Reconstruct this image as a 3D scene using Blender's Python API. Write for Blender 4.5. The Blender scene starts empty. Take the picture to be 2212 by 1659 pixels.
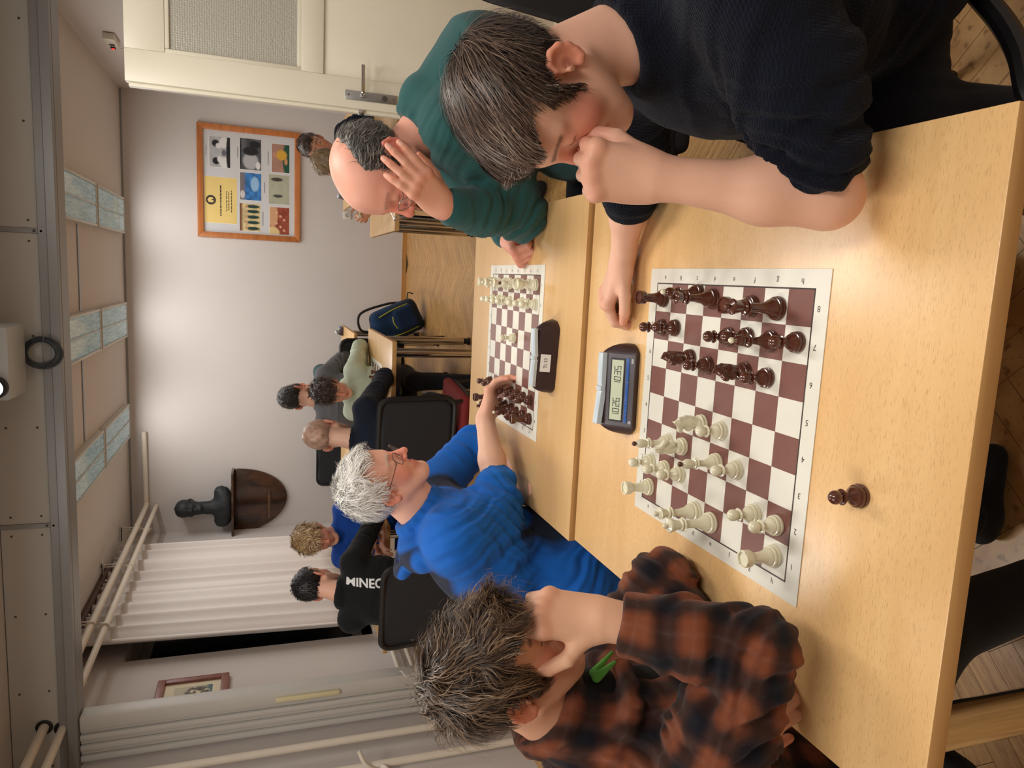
import bpy, bmesh, math, random
import numpy as np
from mathutils import Vector, Matrix
random.seed(7); rng = np.random.default_rng(7)
S = bpy.context.scene
COL = S.collection
PI = math.pi
TZ = 0.75                                   # height of the table tops
# ---------------------------------------------------------------- camera (held upright-sideways: the picture's left is the room's up)
F_PX = 1569.92
CR = np.array([[0.04753673, -0.32436034, -0.94473839], [-0.98890388, -0.14855157, 0.00124371], [-0.14074578, 0.93419634, -0.32782285]])
CC = np.array([0.43141512, -0.85078332, 0.75304872 + TZ])
cam_d = bpy.data.cameras.new('camera'); cam = bpy.data.objects.new('camera', cam_d); COL.objects.link(cam)
cam_d.sensor_fit = 'HORIZONTAL'; cam_d.sensor_width = 36.0; cam_d.lens = 36.0 * F_PX / 2212.0
cam_d.clip_start = 0.05
cam.matrix_world = Matrix(((CR[0][0], -CR[1][0], -CR[2][0], CC[0]), (CR[0][1], -CR[1][1], -CR[2][1], CC[1]),
                           (CR[0][2], -CR[1][2], -CR[2][2], CC[2]), (0, 0, 0, 1)))
S.camera = cam
def at(x, y, c):                            # the point at camera depth c that shows at picture position (x, y)
    return CC + CR.T @ np.array([(x - 1106) / F_PX, (y - 829.5) / F_PX, 1.0]) * c
def atz(x, y, z):
    d = CR.T @ np.array([(x - 1106) / F_PX, (y - 829.5) / F_PX, 1.0]); return CC + d * (z - CC[2]) / d[2]
# ---------------------------------------------------------------- world, lamps, exposure
W = bpy.data.worlds.new('world'); S.world = W; W.use_nodes = True
W.node_tree.nodes['Background'].inputs[0].default_value = (0.5, 0.55, 0.6, 1); W.node_tree.nodes['Background'].inputs[1].default_value = 0.15
S.view_settings.view_transform = 'Standard'; S.view_settings.look = 'None'; S.view_settings.gamma = 1.0; S.view_settings.use_curve_mapping = False
S.view_settings.exposure = 0.0
LAMPS = [(-1.05, 1.38), (-1.05, -0.70), (0.95, 1.38), (0.95, -0.70)]         # ceiling lamps of the near half of the room
for lx, ly in LAMPS:
    l = bpy.data.lights.new('ceiling_lamp_light', 'AREA'); l.shape = 'RECTANGLE'; l.size = 0.30; l.size_y = 1.2; l.energy = 21 if ly > 0 else 17; l.color = (1.0, 0.97, 0.93)
    o = bpy.data.objects.new('ceiling_lamp_light', l); COL.objects.link(o); o.location = (lx, ly, 2.665)
for lx in (0.86, -0.11, -1.09):                                              # lamps of the far half, behind their ribbed covers
    for ly in (5.1, 6.3):
        l = bpy.data.lights.new('far_lamp_light', 'AREA'); l.shape = 'RECTANGLE'; l.size = 0.26; l.size_y = 1.0; l.energy = 10; l.color = (1.0, 0.97, 0.94)
        o = bpy.data.objects.new('far_lamp_light', l); COL.objects.link(o); o.location = (lx, ly, 2.685)
# ---------------------------------------------------------------- materials
def lin(c):
    return tuple(((v / 255) / 12.92 if v / 255 <= 0.04045 else ((v / 255 + 0.055) / 1.055) ** 2.4) for v in c)
MATS = {}
class NT:
    def __init__(s, m):
        s.m = m; m.use_nodes = True; s.t = m.node_tree; s.b = s.t.nodes['Principled BSDF']
    def n(s, kind, **kw):
        nd = s.t.nodes.new(kind)
        for k, v in kw.items():
            if k in nd.inputs: nd.inputs[k].default_value = v
            else: setattr(nd, k, v)
        return nd
    def l(s, a, b): s.t.links.new(a, b)
def mat(name, c, rough=0.6, metal=0.0, spec=0.5, var=0.0, vscale=8.0, bump=0.0, bscale=200.0, c2=None, sheen=0.0, stretch=None, coat=0.0, sss=0.0):
    if name in MATS: return MATS[name]
    m = bpy.data.materials.new(name); q = NT(m); b = q.b; MATS[name] = m
    base = lin(c) + (1,); b.inputs['Base Color'].default_value = base; b.inputs['Roughness'].default_value = rough
    b.inputs['Metallic'].default_value = metal; b.inputs['Specular IOR Level'].default_value = spec
    if sheen: b.inputs['Sheen Weight'].default_value = sheen; b.inputs['Sheen Roughness'].default_value = 0.6
    if coat: b.inputs['Coat Weight'].default_value = coat; b.inputs['Coat Roughness'].default_value = 0.08
    if sss: b.inputs['Subsurface Weight'].default_value = sss; b.inputs['Subsurface Radius'].default_value = (0.012, 0.005, 0.003); b.inputs['Subsurface Scale'].default_value = 0.6
    tc = None
    if var or bump:
        tc = q.n('ShaderNodeTexCoord'); src = tc.outputs['Object']
        if stretch:
            mp = q.n('ShaderNodeMapping'); mp.inputs['Scale'].default_value = stretch; q.l(src, mp.inputs[0]); src = mp.outputs[0]
    if var:
        nz = q.n('ShaderNodeTexNoise'); nz.inputs['Scale'].default_value = vscale; nz.inputs['Detail'].default_value = 4
        q.l(src, nz.inputs['Vector'])
        mx = q.n('ShaderNodeMix', data_type='RGBA')
        d = lin(c2) if c2 else tuple(v * (1 - var) for v in base[:3])
        mx.inputs[6].default_value = base; mx.inputs[7].default_value = tuple(d) + (1,)
        rp = q.n('ShaderNodeValToRGB'); rp.color_ramp.elements[0].position = 0.35; rp.color_ramp.elements[1].position = 0.7
        q.l(nz.outputs[0], rp.inputs[0]); q.l(rp.outputs[0], mx.inputs[0]); q.l(mx.outputs[2], b.inputs['Base Color'])
    if bump:
        nz = q.n('ShaderNodeTexNoise'); nz.inputs['Scale'].default_value = bscale; nz.inputs['Detail'].default_value = 3
        q.l(src, nz.inputs['Vector'])
        bp = q.n('ShaderNodeBump'); bp.inputs['Strength'].default_value = bump; bp.inputs['Distance'].default_value = 0.002
        q.l(nz.outputs[0], bp.inputs['Height']); q.l(bp.outputs[0], b.inputs['Normal'])
    return m
def mat_emit(name, c, e):
    if name in MATS: return MATS[name]
    m = mat(name, c); b = m.node_tree.nodes['Principled BSDF']; b.inputs['Emission Color'].default_value = lin(c) + (1,); b.inputs['Emission Strength'].default_value = e
    return m
def mat_attr(name, rough=0.5, spec=0.4, bump=0.0, bscale=300.0, sss=0.0, sheen=0.0, stretch=None, attr='col', coat=0.0):   # colour carried by the mesh (skin, cloth, pictures)
    if name in MATS: return MATS[name]
    m = mat(name, (128, 128, 128), rough, spec=spec, bump=bump, bscale=bscale, sss=sss, sheen=sheen, stretch=stretch, coat=coat)
    q = NT(m); a = q.n('ShaderNodeAttribute', attribute_name=attr); q.l(a.outputs['Color'], q.b.inputs['Base Color'])
    return m
def mat_wood(name, c1, c2, rough=0.35, scale=(3, 60, 60), fleck=None, coat=0.0, axis=None, bump=0.0):    # grain runs along local x by default
    if name in MATS: return MATS[name]
    m = mat(name, c1, rough, coat=coat); q = NT(m)
    tc = q.n('ShaderNodeTexCoord'); mp = q.n('ShaderNodeMapping'); mp.inputs['Scale'].default_value = scale
    q.l(tc.outputs['Object'], mp.inputs[0])
    oi = q.n('ShaderNodeObjectInfo'); ad = q.n('ShaderNodeVectorMath', operation='ADD'); ml = q.n('ShaderNodeMath', operation='MULTIPLY'); ml.inputs[1].default_value = 57.0
    q.l(oi.outputs['Random'], ml.inputs[0]); q.l(mp.outputs[0], ad.inputs[0]); q.l(ml.outputs[0], ad.inputs[1])
    n1 = q.n('ShaderNodeTexNoise'); n1.inputs['Scale'].default_value = 1.0; n1.inputs['Detail'].default_value = 5; n1.inputs['Distortion'].default_value = 0.6
    q.l(ad.outputs[0], n1.inputs['Vector'])
    r = q.n('ShaderNodeValToRGB'); r.color_ramp.elements[0].position = 0.3; r.color_ramp.elements[0].color = lin(c2) + (1,); r.color_ramp.elements[1].position = 0.62; r.color_ramp.elements[1].color = lin(c1) + (1,)
    q.l(n1.outputs[0], r.inputs[0]); out = r.outputs[0]
    hv = q.n('ShaderNodeHueSaturation'); mr = q.n('ShaderNodeMapRange'); mr.inputs[3].default_value = 0.9; mr.inputs[4].default_value = 1.08
    q.l(oi.outputs['Random'], mr.inputs[0]); q.l(mr.outputs[0], hv.inputs['Value']); q.l(out, hv.inputs['Color']); out = hv.outputs[0]
    if fleck:
        mp2 = q.n('ShaderNodeMapping'); mp2.inputs['Scale'].default_value = fleck[1]; q.l(tc.outputs['Object'], mp2.inputs[0])
        n2 = q.n('ShaderNodeTexNoise'); n2.inputs['Scale'].default_value = 1.0; n2.inputs['Detail'].default_value = 2; q.l(mp2.outputs[0], n2.inputs['Vector'])
        r2 = q.n('ShaderNodeValToRGB'); r2.color_ramp.elements[0].position = 0.56; r2.color_ramp.elements[1].position = 0.72; q.l(n2.outputs[0], r2.inputs[0])
        mx = q.n('ShaderNodeMix', data_type='RGBA'); mx.inputs[7].default_value = lin(fleck[0]) + (1,); q.l(out, mx.inputs[6]); q.l(r2.outputs[0], mx.inputs[0]); out = mx.outputs[2]
        if bump:
            bp = q.n('ShaderNodeBump'); bp.inputs['Strength'].default_value = bump; bp.inputs['Distance'].default_value = 0.001; bp.invert = True
            q.l(n2.outputs[0], bp.inputs['Height']); q.l(bp.outputs[0], q.b.inputs['Normal'])
    q.l(out, q.b.inputs['Base Color'])
    return m
# ---------------------------------------------------------------- mesh helpers
class MB:
    def __init__(s): s.v = []; s.f = []; s.mi = []
    def add(s, vs, fs, mi=0):
        o = len(s.v); s.v += [tuple(map(float, p)) for p in vs]; s.f += [tuple(i + o for i in f) for f in fs]; s.mi += [mi] * len(fs); return s
    def box(s, x0, x1, y0, y1, z0, z1, M=None, mi=0):
        vs = [(x, y, z) for z in (z0, z1) for y in (y0, y1) for x in (x0, x1)]
        if M is not None: vs = [M @ Vector(p) for p in vs]
        return s.add(vs, [(0, 2, 3, 1), (4, 5, 7, 6), (0, 1, 5, 4), (2, 6, 7, 3), (0, 4, 6, 2), (1, 3, 7, 5)], mi)
    def tube(s, pts, r, n=10, cap=True, mi=0):
        pts = [Vector(p) for p in pts]; k = len(pts); rs = r if hasattr(r, '__len__') else [r] * k
        vs = []; prev = None
        for i, p in enumerate(pts):
            d = (pts[min(i + 1, k - 1)] - pts[max(i - 1, 0)]).normalized()
            a = prev if prev is not None else (Vector((0, 0, 1)) if abs(d.z) < 0.9 else Vector((1, 0, 0)))
            u = (a - d * a.dot(d)).normalized(); w = d.cross(u); prev = u
            for j in range(n):
                t = 2 * PI * j / n; vs.append(p + (u * math.cos(t) + w * math.sin(t)) * rs[i])
        fs = [(i * n + j, i * n + (j + 1) % n, (i + 1) * n + (j + 1) % n, (i + 1) * n + j) for i in range(k - 1) for j in range(n)]
        if cap: fs += [tuple(range(n))[::-1], tuple(range((k - 1) * n, k * n))]
        return s.add(vs, fs, mi)
    def lathe(s, prof, n=24, c=(0, 0, 0), mi=0):
        vs = []; k = len(prof)
        for r, z in prof:
            for j in range(n):
                t = 2 * PI * j / n; vs.append((c[0] + r * math.cos(t), c[1] + r * math.sin(t), c[2] + z))
        fs = [(i * n + j, i * n + (j + 1) % n, (i + 1) * n + (j + 1) % n, (i + 1) * n + j) for i in range(k - 1) for j in range(n)]
        fs += [tuple(range(n))[::-1], tuple(range((k - 1) * n, k * n))]
        return s.add(vs, fs, mi)
    def prism(s, poly, h0, h1, ax='z', M=None, mi=0):        # polygon in the plane across ax, drawn from h0 to h1
        k = len(poly)
        def P(a, b, h): return {'z': (a, b, h), 'y': (a, h, b), 'x': (h, a, b)}[ax]
        vs = [P(a, b, h0) for a, b in poly] + [P(a, b, h1) for a, b in poly]
        if M is not None: vs = [M @ Vector(p) for p in vs]
        fs = [(i, (i + 1) % k, k + (i + 1) % k, k + i) for i in range(k)] + [tuple(range(k))[::-1], tuple(range(k, 2 * k))]
        return s.add(vs, fs, mi)
    def grid(s, P, mi=0, closed=False):                     # P[i][j] points
        a, b = len(P), len(P[0])
        vs = [p for r in P for p in r]
        fs = [(i * b + j, (i + 1) * b + j, (i + 1) * b + (j + 1) % b, i * b + (j + 1) % b) for i in range(a - 1) for j in range(b if closed else b - 1)]
        return s.add(vs, fs, mi)
    def mesh(s, name, mats, smooth=0.6, bev=0.0, seg=2):
        me = bpy.data.meshes.new(name); me.from_pydata(s.v, [], s.f)
        for m in (mats if isinstance(mats, (list, tuple)) else [mats]): me.materials.append(m)
        if any(s.mi): me.polygons.foreach_set('material_index', s.mi)
        bm = bmesh.new(); bm.from_mesh(me); bmesh.ops.recalc_face_normals(bm, faces=bm.faces)
        if bev:
            es = [e for e in bm.edges if len(e.link_faces) == 2 and e.calc_face_angle(0) > 0.5]
            bmesh.ops.bevel(bm, geom=es, offset=bev, segments=seg, profile=0.5, affect='EDGES', clamp_overlap=True)
        bm.to_mesh(me); bm.free()
        if smooth:
            me.shade_smooth(); me.set_sharp_from_angle(angle=smooth)
        return me
    def build(s, name, mats, parent=None, smooth=0.6, bev=0.0, seg=2):
        return link(name, s.mesh(name, mats, smooth, bev, seg), parent)
def link(name, me, parent=None):
    o = bpy.data.objects.new(name, me); COL.objects.link(o)
    if parent is not None: o.parent = parent
    return o
def tag(o, label=None, cat=None, group=None, kind=None):
    if label: o['label'] = label
    if cat: o['category'] = cat
    if group: o['group'] = group
    if kind: o['kind'] = kind
    return o
def empty(name, loc=(0, 0, 0), rz=0.0, label=None, cat=None, group=None):
    o = bpy.data.objects.new(name, None); COL.objects.link(o); o.location = loc; o.rotation_euler = (0, 0, rz); o.empty_display_size = 0.1
    return tag(o, label, cat, group)
KIDS = {}
def copy_tree(o, parent=None):
    c = o.copy(); COL.objects.link(c); c.parent = parent
    for ch in list(o.children): copy_tree(ch, c)
    return c
def arc(cx, cy, r, a0, a1, n):
    return [(cx + r * math.cos(a0 + (a1 - a0) * i / n), cy + r * math.sin(a0 + (a1 - a0) * i / n)) for i in range(n + 1)]
def smooth_path(pts, n=8):                                   # Catmull-Rom through the points
    P = [np.array(p, float) for p in pts]; P = [2 * P[0] - P[1]] + P + [2 * P[-1] - P[-2]]; out = []
    for i in range(1, len(P) - 2):
        for k in range(n):
            t = k / n; a, b, c, d = P[i - 1], P[i], P[i + 1], P[i + 2]
            out.append(0.5 * ((2 * b) + (c - a) * t + (2 * a - 5 * b + 4 * c - d) * t * t + (3 * b - a - 3 * c + d) * t ** 3))
    out.append(P[-2]); return out
def text_mesh(name, s, size, M, m, parent, align='CENTER', thick=0.0003, font_bold=False):
    cu = bpy.data.curves.new(name, 'FONT'); cu.body = s; cu.size = size; cu.align_x = align; cu.align_y = 'CENTER'; cu.extrude = thick; cu.resolution_u = 3
    if font_bold: cu.offset = size * 0.03
    t = bpy.data.objects.new(name, cu); COL.objects.link(t); bpy.context.view_layer.update()
    me = bpy.data.meshes.new_from_object(t.evaluated_get(bpy.context.evaluated_depsgraph_get())); bpy.data.objects.remove(t); bpy.data.curves.remove(cu)
    me.transform(M); me.materials.clear(); me.materials.append(m)
    return link(name, me, parent)
# ================================================================= soft solids: smooth unions of tapered limbs and ellipsoids, meshed as one continuous skin
def nrm(v): v = np.asarray(v, float); return v / max(1e-9, np.linalg.norm(v))
def frame(fwd, up):                                          # rows: forward, left, up
    f = nrm(fwd); l = nrm(np.cross(up, f)); return np.array([f, l, np.cross(f, l)])
class Sdf:
    def __init__(s): s.p = []; s.o = np.zeros(3); s.M = np.eye(3); s.s = 1.0; s.k = 0.01; s.c = None
    def at(s, o=(0, 0, 0), M=np.eye(3), sc=1.0): s.o = np.asarray(o, float); s.M = np.asarray(M, float); s.s = sc; return s
    def w(s, p): return s.o + s.s * (np.asarray(p, float) @ s.M)
    def add(s, t, k, c, sub, **kw):
        kw.update(t=t, k=(s.k if k is None else k) * s.s, c=s.c if c is None else c, sub=sub); s.p.append(kw); return s
    def cap(s, a, b, ra, rb=None, k=None, c=None, sub=False):
        return s.add('c', k, c, sub, a=s.w(a), b=s.w(b), ra=ra * s.s, rb=(ra if rb is None else rb) * s.s)
    def chain(s, pts, rs, k=None, c=None, sub=False):
        for i in range(len(pts) - 1): s.cap(pts[i], pts[i + 1], rs[i], rs[i + 1], k, c, sub)
        return s
    def ell(s, o, r, R=None, k=None, c=None, sub=False):     # R rows: local axes inside the current frame
        M = s.M if R is None else np.asarray(R) @ s.M
        return s.add('e', k, c, sub, a=s.w(o), r=np.asarray(r if hasattr(r, '__len__') else (r, r, r), float) * s.s, M=M)
    def box(s, o, r, rd, R=None, k=None, c=None, sub=False):
        M = s.M if R is None else np.asarray(R) @ s.M
        return s.add('b', k, c, sub, a=s.w(o), r=np.asarray(r, float) * s.s, rd=rd * s.s, M=M)
def sdf_ev(p, P):
    if p['t'] == 'c':
        ba = (p['b'] - p['a']).astype(np.float32); pa = P - p['a'].astype(np.float32)
        h = np.clip(pa @ ba / max(1e-12, float(ba @ ba)), 0, 1)
        return np.linalg.norm(pa - h[:, None] * ba, axis=1) - (p['ra'] + (p['rb'] - p['ra']) * h)
    q = (P - p['a'].astype(np.float32)) @ p['M'].T.astype(np.float32)
    if p['t'] == 'e':
        r = p['r'].astype(np.float32); a = q / r; k0 = np.linalg.norm(a, axis=1); k1 = np.linalg.norm(a / r, axis=1) + 1e-9
        return k0 * (k0 - 1) / k1
    q = np.abs(q) - (p['r'] - p['rd']).astype(np.float32)
    return np.linalg.norm(np.maximum(q, 0), axis=1) + np.minimum(q.max(1), 0) - p['rd']
def sdf_box(p):
    if p['t'] == 'c':
        r = max(p['ra'], p['rb']); return np.minimum(p['a'], p['b']) - r, np.maximum(p['a'], p['b']) + r
    r = np.abs(p['M'].T) @ p['r']; return p['a'] - r, p['a'] + r
def smin(a, b, k):
    h = np.clip(0.5 + 0.5 * (b - a) / max(k, 1e-6), 0, 1); return b + (a - b) * h - k * h * (1 - h)
def sdf_points(prims, P):                                    # field at loose points
    F = np.full(len(P), 9.0, np.float32)
    for p in prims:
        d = sdf_ev(p, P); F = -smin(-F, d, p['k']) if p['sub'] else smin(F, d, p['k'])
    return F
def sdf_mesh(prims, h, clip=None):
    lo = np.min([sdf_box(p)[0] for p in prims if not p['sub']], 0) - 3 * h; hi = np.max([sdf_box(p)[1] for p in prims if not p['sub']], 0) + 3 * h
    if clip is not None: lo = np.maximum(lo, clip[0]); hi = np.minimum(hi, clip[1])
    n = np.ceil((hi - lo) / h).astype(int) + 1
    F = np.full(n, 1.0, np.float32)
    ax = [(lo[i] + h * np.arange(n[i])).astype(np.float32) for i in range(3)]
    for p in prims:
        a, b = sdf_box(p); m = p['k'] + 2.5 * h
        i0 = np.maximum(0, np.floor((a - m - lo) / h).astype(int)); i1 = np.minimum(n, np.ceil((b + m - lo) / h).astype(int) + 1)
        if np.any(i1 <= i0): continue
        g = np.stack(np.meshgrid(ax[0][i0[0]:i1[0]], ax[1][i0[1]:i1[1]], ax[2][i0[2]:i1[2]], indexing='ij'), -1).reshape(-1, 3)
        d = sdf_ev(p, g).reshape(i1 - i0)
        sl = tuple(slice(i0[i], i1[i]) for i in range(3)); s = F[sl]
        F[sl] = -smin(-s, d, p['k']) if p['sub'] else smin(s, d, p['k'])
    I = F < 0
    cnt = np.zeros(np.array(F.shape) - 1, np.int8)
    cor = [(a, b, c) for a in (0, 1) for b in (0, 1) for c in (0, 1)]
    for a, b, c in cor: cnt += I[a:a + cnt.shape[0], b:b + cnt.shape[1], c:c + cnt.shape[2]]
    act = np.argwhere((cnt > 0) & (cnt < 8)); idx = np.full(cnt.shape, -1, np.int32); idx[tuple(act.T)] = np.arange(len(act))
    V = np.zeros((len(act), 3)); C = np.zeros(len(act))
    val = {c: F[act[:, 0] + c[0], act[:, 1] + c[1], act[:, 2] + c[2]] for c in cor}
    for c in cor:
        for e in range(3):
            if c[e]: continue
            d = list(c); d[e] = 1; d = tuple(d); va, vb = val[c], val[d]; m = (va < 0) != (vb < 0)
            t = va[m] / (va[m] - vb[m]); q = np.tile(np.array(c, float), (m.sum(), 1)); q[:, e] += t; V[m] += q; C[m] += 1
    V = (V / C[:, None] + act) * h + lo
    fs = []
    for e in range(3):
        u, v = (e + 1) % 3, (e + 2) % 3
        A = I.take(range(I.shape[e] - 1), e); B = I.take(range(1, I.shape[e]), e); ch = np.argwhere(A != B)
        ok = (ch[:, u] > 0) & (ch[:, v] > 0) & (ch[:, u] < cnt.shape[u]) & (ch[:, v] < cnt.shape[v]); ch = ch[ok]
        du = np.zeros(3, int); du[u] = 1; dv = np.zeros(3, int); dv[v] = 1
        q = np.stack([idx[tuple((ch - du - dv).T)], idx[tuple((ch - dv).T)], idx[tuple(ch.T)], idx[tuple((ch - du).T)]], 1)
        fl = ~A[tuple(ch.T)]; q[fl] = q[fl][:, ::-1]; fs.append(q)
    Q = np.concatenate(fs); Q = Q[(Q >= 0).all(1)]
    return V, Q
def vnormals(V, Q):
    n = np.cross(V[Q[:, 2]] - V[Q[:, 0]], V[Q[:, 3]] - V[Q[:, 1]]); N = np.zeros_like(V)
    for i in range(4): np.add.at(N, Q[:, i], n)
    return N / (np.linalg.norm(N, axis=1)[:, None] + 1e-12)
def relax(V, Q, it=2, f=0.5):
    A = np.concatenate([Q[:, 0], Q[:, 1], Q[:, 2], Q[:, 3]]); B = np.concatenate([Q[:, 1], Q[:, 2], Q[:, 3], Q[:, 0]])
    a, b = np.concatenate([A, B]), np.concatenate([B, A]); n = np.bincount(a, minlength=len(V))[:, None] + 1e-9
    for _ in range(it):
        m = np.stack([np.bincount(a, V[b, i], len(V)) for i in range(3)], 1) / n; V = V + f * (m - V)
    return V
_ns = np.random.default_rng(3).random((32, 32, 32)).astype(np.float32)
def vnoise(P):                                               # smooth value noise, -1..1
    i = np.floor(P).astype(int); f = P - i; f = f * f * (3 - 2 * f); r = 0
    for a in (0, 1):
        for b in (0, 1):
            for c in (0, 1):
                r = r + _ns[(i[:, 0] + a) % 32, (i[:, 1] + b) % 32, (i[:, 2] + c) % 32] * (f[:, 0] if a else 1 - f[:, 0]) * (f[:, 1] if b else 1 - f[:, 1]) * (f[:, 2] if c else 1 - f[:, 2])
    return r * 2 - 1
def prim_cols(prims, V, base, tau):
    num = np.zeros((len(V), 3)); den = np.zeros(len(V)) + 1e-9; P = V.astype(np.float32)
    for p in prims:
        if p['sub']: continue
        w = np.exp(-np.clip(sdf_ev(p, P), -0.05, 9) / tau); c = np.array(lin(p['c'] or base)); num += w[:, None] * c; den += w
    return num / den[:, None]
def dab(col, V, o, r, c, a=1.0):                             # a coloured patch of skin or print around a point
    w = np.clip(1 - np.linalg.norm((V - np.asarray(o)) / np.asarray(r), axis=1), 0, 1); w = np.clip(w * 2.2, 0, 1) * a
    col += w[:, None] * (np.array(lin(c)) - col)
def np_mesh(name, V, Q, m, col=None, attr='col', smooth=True):
    me = bpy.data.meshes.new(name); k = Q.shape[1]
    me.vertices.add(len(V)); me.vertices.foreach_set('co', V.astype(np.float32).ravel())
    me.loops.add(Q.size); me.loops.foreach_set('vertex_index', Q.astype(np.int32).ravel())
    me.polygons.add(len(Q)); me.polygons.foreach_set('loop_start', np.arange(0, Q.size, k, dtype=np.int32))
    me.update(calc_edges=True); me.validate()
    if col is not None:
        a = me.color_attributes.new(attr, 'FLOAT_COLOR', 'POINT'); a.data.foreach_set('color', np.concatenate([col, np.ones((len(V), 1))], 1).astype(np.float32).ravel())
    if smooth: me.shade_smooth()
    me.materials.append(m)
    return me
def origin_to(o, p):                                         # move an object's origin without moving its mesh
    p = Vector([float(v) for v in p]); o.data.transform(Matrix.Translation(-p)); o.location = p
# ================================================================= THE SETTING
XL, XR, YB, YF, ZC = -2.32, 2.04, 7.10, -3.0, 2.745
M_wall = mat('wall_paint', (210, 204, 200), 0.85, var=0.05, vscale=1.3, bump=0.12, bscale=90)
M_ceil = mat('ceiling_paint', (206, 200, 194), 0.9, var=0.03, vscale=0.8)
M_white = mat('white_gloss_paint', (222, 216, 202), 0.35, var=0.04, vscale=3)
M_pipe = mat('pipe_paint', (226, 217, 202), 0.4, var=0.05, vscale=6)
M_metal = mat('grey_metal_profile', (150, 152, 152), 0.45, metal=0.35)
M_panel = mat('header_panel_paint', (190, 190, 184), 0.6, var=0.03, vscale=1)
M_black = mat('black_plastic', (22, 22, 24), 0.45)
M_chrome = mat('chrome', (205, 205, 205), 0.12, metal=1.0)
M_screw = mat('screw_dark', (70, 66, 60), 0.5)
# ---- floor: herringbone parquet, the pieces that show largest as planks of their own
M_parq = mat_wood('parquet_oak', (201, 158, 100), (166, 120, 68), 0.32, scale=(4, 60, 60), fleck=((120, 82, 42), (22, 300, 300)))
M_under = mat('floor_joint', (84, 58, 34), 0.9)
fl = MB().box(XL - 0.3, XR + 0.3, YF - 0.2, YB + 0.1, -0.06, -0.006).build('floor', M_under); tag(fl, kind='structure')
PW, PL = 0.065, 0.39
def plank_mesh():
    return MB().box(-PL / 2 + 0.0006, PL / 2 - 0.0006, -PW / 2 + 0.0006, PW / 2 - 0.0006, -0.006, 0.0).mesh('plank', M_parq, 0)
pk = plank_mesh()
spots = []
c45 = math.cos(PI / 4)
for i in range(-110, 111):
    for j in range(-20, 21):
        bx, by = i * PW + j * PL, i * PW - j * PL
        for cx, cy, a in ((bx + PL / 2, by + PW / 2, 0.0), (bx + PL + PW / 2, by + PW - PL / 2, PI / 2)):
            x = cx * c45 - cy * c45; y = cx * c45 + cy * c45 + 2.0
            if XL - 0.1 < x < XR + 0.1 and YF < y < YB: spots.append((x, y, a + PI / 4))
def show(x, y, z=0.0):
    p = CR @ (np.array([x, y, z]) - CC)
    if p[2] < 0.2: return None
    return 1106 + F_PX * p[0] / p[2], 829.5 + F_PX * p[1] / p[2], p[2]
OPEN = [(880, 1030, 470, 850), (1930, 2300, -60, 130), (1300, 1620, 270, 360), (1960, 2300, 1380, 1700), (1000, 1100, 900, 1000), (2130, 2260, 200, 640)]
near, rest = [], []
for sp in spots:
    q = show(sp[0], sp[1])
    ok = q is not None and any(a < q[0] < b and c < q[1] < d for a, b, c, d in OPEN)
    (near if ok else rest).append((q[2] if q else 99, sp))
near.sort(); rest += near[290:]; near = near[:290]
for _, (x, y, a) in near:
    o = link('plank', pk, fl); o.location = (x, y, 0); o.rotation_euler = (0, 0, a)
mb = MB()
for _, (x, y, a) in rest:
    h, w = PL / 2 - 0.0006, PW / 2 - 0.0006; ca, sa = math.cos(a), math.sin(a)
    mb.add([(x + u * ca - v * sa, y + u * sa + v * ca, 0.0) for u, v in ((-h, -w), (h, -w), (h, w), (-h, w))], [(0, 1, 2, 3)])
M_parq2 = mat_wood('parquet_oak_far', (201, 158, 100), (172, 126, 74), 0.32, scale=(9, 9, 60), fleck=((140, 100, 56), (40, 40, 300)))
pf = mb.build('plank_field', M_parq2, fl, smooth=0); tag(pf, kind='stuff')
# ---- walls and ceiling
tag(MB().box(XL - 0.4, XR + 0.1, YB, YB + 0.1, 0, ZC + 0.05).build('wall_back', M_wall, smooth=0), kind='structure')
tag(MB().box(XR, XR + 0.1, YF - 0.1, YB, 0, ZC + 0.05).build('wall_right', M_wall, smooth=0), kind='structure')
tag(MB().box(XL - 0.1, XR + 0.1, YF - 0.1, YF, 0, ZC + 0.05).build('wall_front', M_wall, smooth=0), kind='structure')
NY0, NY1, NZ0, NZ1 = 4.46, 6.40, 0.68, 2.40                                    # the window niche in the left wall
wl = MB().box(XL - 0.4, XL, YF - 0.1, NY0, 0, ZC + 0.05).box(XL - 0.4, XL, NY1, YB, 0, ZC + 0.05).box(XL - 0.4, XL, NY0, NY1, 0, NZ0).box(XL - 0.4, XL, NY0, NY1, NZ1, ZC + 0.05)
tag(wl.build('wall_left', M_wall, smooth=0), kind='structure')
tag(MB().box(XL - 0.4, XR + 0.1, YF - 0.1, YB + 0.1, ZC, ZC + 0.06).build('ceiling', M_ceil, smooth=0), kind='structure')
tag(MB().box(XL, XR, YB - 0.02, YB, 0, 0.045).box(XL, XR, YB - 0.028, YB, 0, 0.018).build('baseboard_back', mat_wood('skirting_oak', (200, 150, 88), (176, 124, 66), 0.4), smooth=0), kind='structure')
tag(MB().box(XR - 0.02, XR, 2.7, YB, 0, 0.045).build('baseboard_right', MATS['skirting_oak'], smooth=0), kind='structure')
# thin dark shadow-gap profile where back wall meets the ceiling, cover strips between the ceiling boards
tag(MB().box(XL, XR, YB - 0.012, YB, ZC - 0.018, ZC).build('trim_1', M_metal, smooth=0), kind='structure')
k = 2
for sx in (0.375, -0.60):
    tag(MB().box(sx - 0.31, sx + 0.31, 5.19, 5.235, ZC - 0.008, ZC).build('trim_%d' % k, M_metal, smooth=0), kind='structure'); k += 1
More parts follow.
